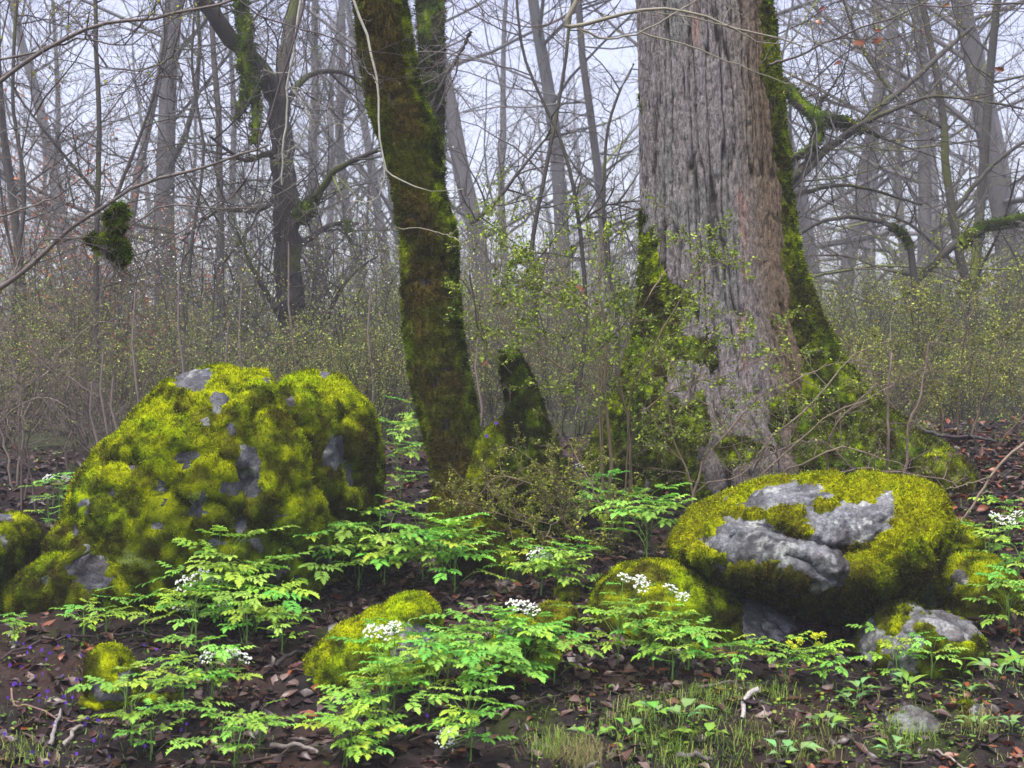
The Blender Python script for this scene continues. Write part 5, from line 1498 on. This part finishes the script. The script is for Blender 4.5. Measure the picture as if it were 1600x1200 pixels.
# ------------------------------------------------------------------ violets and small ground cover
def violet_mesh(seed):
    rng = random.Random(seed); b = Buf(); ch = Chains()
    h = rng.uniform(.02, .04)
    ch.add([(0, 0, -.005), (.003, 0, h * .7), (.006, -.004, h)], [.0008, .0007, .0006], (.15, .25, .05)); ch.fill(b, 3)
    c = Vector((.006, -.005, h))
    for a in (60, 120, 190, 350, 270):
        d = Vector((math.cos(math.radians(a)), -.15, math.sin(math.radians(a))))
        leaflet(b, c, d.normalized(), Vector((0, -1, 0)), .0095, .0075, np.array([.15, .05, .48]) * rng.uniform(.8, 1.2), rng, lobes=False, sag=.2)
    return b.mesh('violet', M_flower, False)
VM = [violet_mesh(980 + i) for i in range(4)]
rng = random.Random(66)
vpos = [(42, 1028), (65, 1020), (145, 1025), (70, 1040), (30, 1045), (125, 1035), (60, 1095), (72, 1095), (110, 1080), (110, 1100), (15, 1045), (128, 1065), (225, 1012), (225, 1040), (240, 1055), (228, 1065), (165, 1100), (155, 1160), (130, 1140), (665, 1130), (5, 1158), (50, 1185),
        (70, 1200), (230, 1118), (198, 1092), (280, 1150), (150, 1072), (95, 1060), (20, 1075), (55, 1060), (105, 1000), (35, 1010)]
for i in range(48):
    vpos.append((rng.gauss(110, 90), rng.uniform(1000, 1190)))
for i, (px, py) in enumerate(vpos):
    o = thing('violet', 'small purple violet flower on the soil around the domed stone', 'flower', hit(max(px, -10), py + 6), 'violets around the small domed stone', VM[i % 4], (rng.uniform(-.3, .3), 0, rng.uniform(-.8, .8)), rng.uniform(.6, 1.05))
for px, py, D, lab in ((773, 672, 6.95, 'purple violet flower growing in the moss between the leaning trunk and the stump, upper one'), (758, 692, 6.92, 'purple violet flower growing in the moss by the stump foot, lower one')):
    thing('violet', lab, 'flower', P(px, py, D - .03), None, VM[0], None, 1.2)

def scatter(n, f, seed):
    """ground points seen through the frame's lower part, chosen by the density f(px, py)"""
    rng = random.Random(seed); out = []
    while len(out) < n:
        px = rng.uniform(-60, 1660); py = rng.uniform(660, 1230)
        if rng.random() < f(px, py):
            out.append((px, py))
    return out
def ground_points(n, seed, dens, y0=3.9, y1=10.5):
    R = np.random.default_rng(seed)
    y = R.uniform(y0, y1, n * 4); x = R.uniform(-.42, .42, n * 4) * y
    px = x / y * F + 800
    z = G(x, y); py = 600 - (z - CZ) / y * F
    k = R.random(n * 4) < dens(px, py, x, y)
    idx_ = np.nonzero(k)[0][:n]
    return np.stack([x, y, z], 1)[idx_], px[idx_], py[idx_], R

def soft(px, cx, rx, py, cy_, ry):
    return np.exp(-((px - cx) / rx) ** 2 - ((py - cy_) / ry) ** 2)
# tiny round-leaved ground cover
def cover():
    pts, px, py, R = ground_points(12000, 5, lambda a, b, x, y: np.clip(.35 * soft(a, 90, 190, b, 1090, 110) + .9 * soft(a, 1400, 260, b, 1110, 100) + .35 * soft(a, 1500, 120, b, 760, 60) + .45 * soft(a, 1000, 180, b, 1140, 60) + .03 + .10 * (b < 900), 0, 1) * (fbm(np.stack([x, y, x * 0], 1) * 5, 2, 9) > -.15))
    n = len(pts)
    b = Buf()
    d = R.normal(size=(n, 3)) * [1, 1, .3]; d /= np.linalg.norm(d, axis=1, keepdims=True)
    up = np.array([0, 0, 1.0]) + R.normal(size=(n, 3)) * .35
    s = np.cross(d, up); s /= np.linalg.norm(s, axis=1, keepdims=True); u2 = np.cross(s, d)
    L = (.010 + .016 * R.random(n) ** 2)[:, None]; p = pts + np.stack([R.normal(size=n) * .01, R.normal(size=n) * .01, .004 + .022 * R.random(n)], 1)
    V = np.stack([p, p + d * L * .3 + s * L * .36 + u2 * L * .08, p + d * L * .75 + s * L * .3, p + d * L, p + d * L * .75 - s * L * .3, p + d * L * .3 - s * L * .36 + u2 * L * .08], 1).reshape(-1, 3)
    cols = np.array([(.13, .26, .03), (.20, .34, .05), (.09, .18, .02), (.22, .30, .03)])[R.integers(0, 4, n)] * (.7 + .6 * R.random((n, 1)))
    i = np.arange(n)[:, None] * 6
    T = np.concatenate([i + [0, 1, 2], i + [0, 2, 3], i + [0, 3, 4], i + [0, 4, 5]])
    b.add(V, np.repeat(cols, 6, 0), T=T)
    link('ground_cover', b.mesh('ground_cover', M_tiny, False), kind='stuff', label='tiny round green leaves of low ground cover on the soil')
cover()

# grass: green blades and dry tan blades
def blades(name, centers, n, L, col, seed, spread=.05, lean=.5, w=.0016, label=None, kind='stuff', down=0.0):
    R = np.random.default_rng(seed); b = Buf()
    for (px, py) in centers:
        c = np.array(hit(px, py)[:])
        o = c + np.stack([R.normal(size=n) * spread, R.normal(size=n) * spread, np.zeros(n)], 1); o[:, 2] = G(o[:, 0], o[:, 1]) - .003
        a = R.uniform(0, 6.28, n); h = L * (.5 + .7 * R.random(n)); le = lean * (.3 + R.random(n))
        dx = np.stack([np.cos(a) * le, np.sin(a) * le - down * .6, np.zeros(n)], 1)
        m = o + dx * h[:, None] * .35 + np.array([0, 0, 1.0]) * (h * .62)[:, None]
        e = o + dx * h[:, None] * 1.0 + np.array([0, 0, 1.0]) * (h * (.85 - le * .45 - down * .7))[:, None]
        s = np.stack([-np.sin(a), np.cos(a), a * 0], 1) * w
        V = np.stack([o - s, o + s, m + s * .8, m - s * .8, e], 1).reshape(-1, 3)
        i = np.arange(n)[:, None] * 5
        cc = np.array(col)[R.integers(0, len(col), n)] * (.7 + .6 * R.random((n, 1)))
        b.add(V, np.repeat(cc, 5, 0), T=np.concatenate([i + [0, 1, 2], i + [0, 2, 3], i + [3, 2, 4]]))
    me = b.mesh(name, M_tiny, False)
    return me
GC = [(.16, .28, .03), (.22, .34, .04), (.12, .20, .03), (.26, .30, .06)]
def tuft_thing(px, py, n, L, cols, seed, label, **k):
    n = int(n * 2); k.setdefault('lean', .9); k['w'] = .0010
    me = blades('grass_tuft', [(px, py)], n, L, cols, seed, **k)
    p0 = hit(px, py)
    V = np.empty(len(me.vertices) * 3, np.float32); me.vertices.foreach_get('co', V); V = V.reshape(-1, 3) - np.array(p0[:]); me.vertices.foreach_set('co', V.ravel()); me.update()
    t = thing('grass_tuft', label, 'grass', p0); link('blades', me, t, kind='stuff')
tuft_thing(865, 1180, 90, .10, GC, 1, 'green grass tuft at the bottom centre left', spread=.05)
tuft_thing(905, 1195, 120, .10, [(.26, .20, .10), (.20, .16, .08), (.14, .18, .04)], 2, 'dry tan grass tuft drooping at the bottom centre', spread=.045, lean=.9, down=.5)
tuft_thing(1090, 1110, 90, .09, GC, 3, 'short grass tuft left of the bark-striped stick', spread=.06)
tuft_thing(1130, 1095, 70, .07, GC, 4, 'short grass tuft by the upper end of the thin pale stick', spread=.05)
tuft_thing(1210, 1090, 80, .08, GC, 5, 'green grass tuft on the edge of the bare soil patch', spread=.05)
tuft_thing(1530, 1140, 60, .08, [(.40, .32, .17), (.2, .25, .06)], 6, 'dry grass tuft near the sunken stones', spread=.03, lean=.9, down=.4)
tuft_thing(985, 1130, 100, .08, GC, 12, 'green grass tuft above the blue-green leafy plant', spread=.07)
tuft_thing(1160, 1170, 90, .07, GC, 13, 'green grass tuft on the bare soil below the bark-striped stick', spread=.06)
tuft_thing(1420, 1160, 90, .07, GC, 14, 'green grass tuft at the foot of the lichen-spotted stone', spread=.06)
tuft_thing(1060, 1190, 110, .09, GC, 7, 'grass tuft below the broad-leaved pair', spread=.07)
tuft_thing(1280, 1175, 80, .07, [(.25, .26, .06), (.16, .22, .04)], 8, 'sparse mixed grass tuft under the yellow-green plant', spread=.06)
tuft_thing(40, 1190, 70, .06, GC, 9, 'short grass tuft in the lower left corner', spread=.06)
R_ = random.Random(8)
me = blades('grass', [(R_.uniform(820, 1600), R_.uniform(1070, 1220)) for _ in range(90)] + [(R_.uniform(0, 420), R_.uniform(1000, 1220)) for _ in range(30)] + [(R_.uniform(0, 1600), R_.uniform(700, 1000)) for _ in range(50)], 12, .045, GC + [(.35, .28, .15)], 11, spread=.035, lean=1.2, w=.0011)
link('grass', me, kind='stuff', label='thin scattered blades of grass')

# ------------------------------------------------------------------ fallen leaves
def dead_mesh(seed):
    rng = random.Random(seed)
    L = rng.uniform(.055, .085); W = L * rng.uniform(.22, .30)
    n = 9; cu = rng.uniform(-1.1, 1.3); fold = rng.uniform(-.2, .8); tw = rng.uniform(-.5, .5)
    ws = [.08, .5, .38, .85, .6, 1.0, .7, .8, .12]
    V = []
    for i in range(n):
        t = i / (n - 1); a = (t - .5) * cu
        x = math.sin(a) / cu * L if abs(cu) > .1 else (t - .5) * L
        z = (1 - math.cos(a)) / cu * L if abs(cu) > .1 else 0
        for s in (-1, 0, 1):
            w = W * ws[i] * rng.uniform(.85, 1.15)
            V.append((x + rng.uniform(-.002, .002), s * w, z + abs(s) * w * fold + s * w * tw * (t - .5) + rng.uniform(-.002, .002)))
    Q = []
    for i in range(n - 1):
        a = i * 3; Q += [(a, a + 1, a + 4, a + 3), (a + 1, a + 2, a + 5, a + 4)]
    V = np.array(V); V[:, 2] -= V[:, 2].min()
    return V, np.array(Q)
DM = [dead_mesh(1000 + i) for i in range(7)]
DC = [('brown', (.075, .032, .022)), ('dark brown', (.024, .013, .012)), ('russet orange', (.19, .060, .020)), ('greyish tan', (.14, .095, .082)), ('purplish brown', (.048, .026, .028))]
DMESH = {}
for ci, (cn, cc) in enumerate(DC):
    for k, (V, Q) in enumerate(DM):
        c = np.tile(np.array(cc), (len(V), 1)); c[1::3] *= 1.35
        DMESH[ci, k] = mesh_data('fallen_leaf', V, [Q], M_dead, c, False)
def leafdens(px, py, x, y):
    return np.clip(.25 + .75 * soft(px, 780, 160, py, 950, 60) + .8 * soft(px, 1560, 120, py, 720, 90) + .5 * soft(px, 950, 90, py, 1030, 50) + .3 * soft(px, 430, 120, py, 1040, 70) + .5 * soft(px, 1580, 60, py, 960, 60)
                   - .35 * soft(px, 1180, 90, py, 1160, 40), .04, 1)
pts, px, py, R = ground_points(290, 31, lambda a, b, x, y: leafdens(a, b, x, y) * (np.abs(a - 800) < 830) * (b < 1215) * (y < 8.8) * np.clip(5.5 / y, 0, 1) ** 2)
for i in range(len(pts)):
    o_ = R.random()
    red = .25 if (px[i] > 1450 and py[i] < 900) else .08
    ci = 2 if o_ < red else int(R.choice([0, 0, 1, 1, 3, 4, 4]))
    cn = DC[ci][0]
    p = pts[i] + [0, 0, .010 + .01 * R.random()]
    thing('fallen_leaf', cn + ' curled fallen leaf lying on the dark soil', 'leaf', p, cn + ' fallen leaves', DMESH[ci, int(R.integers(0, 7))],
          (R.normal() * .3, R.normal() * .3, R.uniform(0, 6.28)), float(R.uniform(.7, 1.35)))
def litter():
    pts, px, py, R = ground_points(15000, 33, lambda a, b, x, y: leafdens(a, b, x, y) * np.where(y > 9, .3, 1), 3.8, 12)
    b = Buf(); n = len(pts)
    kk = R.integers(0, 7, n); cols = np.array([c for _, c in DC])
    for k in range(7):
        s = np.nonzero(kk == k)[0]; m = len(s)
        V, Q = DM[k]
        rz = R.uniform(0, 6.28, m); rx = R.normal(size=m) * .35; ry = R.normal(size=m) * .35; sc = R.uniform(.45, 1.1, m)
        cz, sz, cx, sx, cy2, sy = np.cos(rz), np.sin(rz), np.cos(rx), np.sin(rx), np.cos(ry), np.sin(ry)
        M = np.zeros((m, 3, 3))
        M[:, 0] = np.stack([cz * cy2, cz * sy * sx - sz * cx, cz * sy * cx + sz * sx], 1); M[:, 1] = np.stack([sz * cy2, sz * sy * sx + cz * cx, sz * sy * cx - cz * sx], 1); M[:, 2] = np.stack([-sy, cy2 * sx, cy2 * cx], 1)
        V = V.reshape(9, 3, 3)[[0, 3, 5, 8]].reshape(-1, 3); Q = Q[:6]
        W = np.einsum('mij,vj->mvi', M * sc[:, None, None], V) + pts[s][:, None] + np.array([0, 0, .002])
        p = np.where(px[s] > 1450, .20, .05); ci = np.where(R.random(m) < p, 2, R.choice([0, 1, 1, 1, 3, 4, 4, 0], m))
        c = np.repeat(cols[ci] * (.6 + .7 * R.random((m, 1))), len(V), 0)
        id_ = (np.arange(m)[:, None, None] * len(V) + Q[None]).reshape(-1, 4)
        b.add(W.reshape(-1, 3), c, Q=id_)
    link('leaf_litter', b.mesh('leaf_litter', M_dead, False), kind='stuff', label='dense litter of small brown dead leaves')
litter()
# soil crumbs
def crumbs():
    pts, px, py, R = ground_points(6500, 37, lambda a, b, x, y: np.clip(.25 + .6 * soft(a, 1060, 260, b, 1075, 22) + .6 * soft(a, 1180, 80, b, 1160, 40) + .5 * soft(a, 300, 220, b, 1000, 30), 0, 1), 3.8, 9)
    V0, T0 = ico(1); n = len(pts); b = Buf()
    s = (.002 + .008 * R.random(n) ** 3)[:, None, None]
    Vv = V0[None] * s * (.6 + .8 * R.random((n, 1, 3))) * (1 + .4 * R.normal(size=(n, len(V0), 1)).clip(-1, 1)) + pts[:, None]
    c = np.repeat(np.array([.024, .016, .016]) * (.5 + 1.1 * R.random((n, 1))), len(V0), 0)
    b.add(Vv.reshape(-1, 3), c, T=(np.arange(n)[:, None, None] * len(V0) + T0[None]).reshape(-1, 3))
    link('soil_crumbs', b.mesh('soil_crumbs', M_soil, False), kind='stuff')
crumbs()
# short bits of twig among the litter
def bits():
    rng = random.Random(91); ch = Chains()
    pts, px, py, R = ground_points(900, 39, lambda a, b, x, y: .5 + 0 * a, 3.9, 9)
    for p in pts:
        a = rng.uniform(0, 3.14); l = rng.uniform(.03, .14); r = rng.uniform(.0008, .0026)
        d = Vector((math.cos(a), math.sin(a), 0)) * l
        q = [Vector(p) + d * t + Vector((0, 0, .008 + rng.uniform(0, .012))) + rv(rng) * .006 for t in (-.5, -.15, .2, .5)]
        k = rng.uniform(.4, 1.5)
        ch.add([v[:] for v in q], [r, r, r * .8, r * .5], (.085 * k, .06 * k, .055 * k))
    b = Buf(); ch.fill(b, 4)
    link('twig_litter', b.mesh('twig_litter', M_twig), kind='stuff')
bits()

def stick(px0, py0, px1, py1, r, col, label, name='fallen_stick', arc=.0, cat='stick', lift=.012, n=10, mossy=0.0, mid=None):
    a, b_ = hit(px0, py0), hit(px1, py1)
    rng = random.Random(int(px0 + py1))
    pts = []
    for i in range(n):
        t = i / (n - 1); p = a.lerp(b_, t)
        if mid: p = (a * (1 - t) ** 2 + hit(*mid) * 2 * t * (1 - t) + b_ * t * t)
        p.z = g1(p.x, p.y) + r + lift + arc * math.sin(math.pi * t)
        pts.append((p + rv(rng) * r * .5)[:])
    c = Chains(); c.add(pts, [r * (1 - .35 * i / (n - 1)) for i in range(n)], col)
    bb = Buf(); c.fill(bb, 8, mossy)
    V = np.concatenate(bb.V); o = np.array(pts[0]); bb.V = [V - o]
    return thing(name, label, cat, pts[0], None, bb.mesh(name, M_bark), None, None)
stick(1185, 1090, 1160, 1135, .011, (.36, .33, .31), 'short curved stick with pale striped bark on the grass edge', mid=(1155, 1105))
stick(1150, 1075, 1205, 1140, .003, (.30, .24, .20), 'thin pale stick slanting across the bare soil')
stick(1090, 1082, 1200, 1072, .006, (.10, .08, .08), 'dark twig lying along the soil below the bright herbs')
stick(0, 1040, 190, 1000, .006, (.05, .035, .035), 'long dark twig curving over the soil at the left', mid=(90, 1000))
stick(190, 1000, 300, 1000, .007, (.045, .034, .034), 'dark twig continuing along the base of the very large boulder')
stick(18, 1085, 140, 1130, .004, (.22, .13, .11), 'thin reddish bent twig on the left soil', mid=(15, 1115))
stick(78, 1175, 96, 1120, .008, (.22, .20, .19), 'lichened grey stick standing off the soil at the lower left')
stick(95, 1175, 130, 1145, .009, (.24, .22, .19), 'short pale rotten stick at the lower left')
stick(425, 1178, 500, 1190, .009, (.20, .17, .16), 'pale mottled stick at the bottom left of centre')
stick(330, 1200, 470, 1175, .006, (.09, .06, .05), 'brown twig at the bottom left of centre')
stick(1450, 1180, 1520, 1215, .004, (.28, .24, .21), 'thin pale stick at the lower right corner')
stick(1060, 1195, 1110, 1200, .010, (.12, .10, .11), 'dark grey stick at the bottom centre')
stick(430, 1050, 480, 1030, .010, (.03, .024, .024), 'dark stick at the edge of the hollow left of the slanting rock', arc=.02)
stick(640, 1165, 900, 1085, .003, (.12, .09, .08), 'long thin twig across the litter at the bottom centre', arc=.01)
stick(1350, 740, 1240, 745, .006, (.20, .15, .11), 'bare stick lying behind the top of the overhanging boulder', arc=.02)
# fallen mossy log under the domed stone
def mossy_log():
    a, b_ = hit(125, 1112), hit(285, 1104)
    root = thing('mossy_log', 'thin fallen log topped with yellow-green moss below the domed stone', 'log', a)
    n, m = 60, 20
    V = []
    for i in range(n):
        t = i / (n - 1); p = a.lerp(b_, t)
        for j in range(m):
            th = 2 * math.pi * j / m; r = .024 * (1 - .2 * t)
            V.append((p.x, p.y + math.cos(th) * r, p.z + .018 + math.sin(th) * r))
    V = np.array(V); V = V + (.012 * fbm(V * 12, 3, 71))[:, None] * [0, 1, 1]
    idx = np.arange(n * m).reshape(n, m); i2 = np.roll(idx, -1, 1)
    T = np.concatenate([np.stack([idx[:-1], idx[1:], i2[1:]], -1).reshape(-1, 3), np.stack([idx[:-1], i2[1:], i2[:-1]], -1).reshape(-1, 3)])
    N = normals_of(V, T)
    if (N * (V - V.mean(0)))[:, 2].mean() < 0: T = T[:, ::-1]; N = -N
    mask = smooth(-.2, .3, N[:, 2] + .5 * fbm(V * 20, 2, 73))
    split_moss(root, V, T, mask, moss_col(V, 75, .1), np.tile([.035, .028, .026], (len(V), 1)), .010, 77, 40000, .009, .0035, body='wood', bodymat=M_bark)
    for chd in root.children: chd.location = -Vector(a)
mossy_log()

# orange dead leaves clinging to twigs
def cling(lst, label, grp):
    for i, (px, py, D, s) in enumerate(lst):
        R2 = random.Random(px)
        thing('clinging_leaf', label, 'leaf', P(px, py, D), grp, DMESH[2, i % 7], (R2.uniform(1.0, 2.0), R2.uniform(-.6, .6), R2.uniform(-.6, .6)), s)
cling([(1341, 68, 7.38, .9), (1368, 48, 7.4, .8), (1370, 64, 7.4, .9), (1308, 99, 7.35, .6), (1478, 8, 7.2, .6), (1561, 108, 7.2, .7), (1283, 15, 7.3, .8), (1278, 35, 7.3, .6), (1440, 50, 7.2, .5)], 'orange dead leaf still hanging from the thin twigs right of the oak', 'orange leaves hanging right of the oak')
cling([(906, 452, 7.0, .7), (891, 442, 7.0, .5), (757, 568, 6.9, .5)], 'orange dead leaf caught in the tall thorny shrub', 'orange leaves caught in the thorny shrub')

# ------------------------------------------------------------------ haze
def make_haze():
    m = bpy.data.materials.new('haze')
    m.use_nodes = True
    nt = m.node_tree; nt.nodes.clear()
    out = nt.nodes.new('ShaderNodeOutputMaterial')
    pv = nt.nodes.new('ShaderNodeVolumePrincipled')
    pv.inputs['Color'].default_value = (*HAZE_COLOR, 1)
    pv.inputs['Density'].default_value = HAZE_DENSITY
    pv.inputs['Anisotropy'].default_value = 0.0
    nt.links.new(pv.outputs[0], out.inputs['Volume'])
    x, y0, y1, z0, z1 = 340, -40, 340, -3.0, 30.0
    V = [(a, b, c) for a in (-x, x) for b in (y0, y1) for c in (z0, z1)]
    Q = [(0, 1, 3, 2), (4, 6, 7, 5), (0, 4, 5, 1), (2, 3, 7, 6), (0, 2, 6, 4), (1, 5, 7, 3)]
    me = mesh_data('haze', V, [np.array(Q)], m, None, False)
    link('haze', me, kind='stuff')
make_haze()
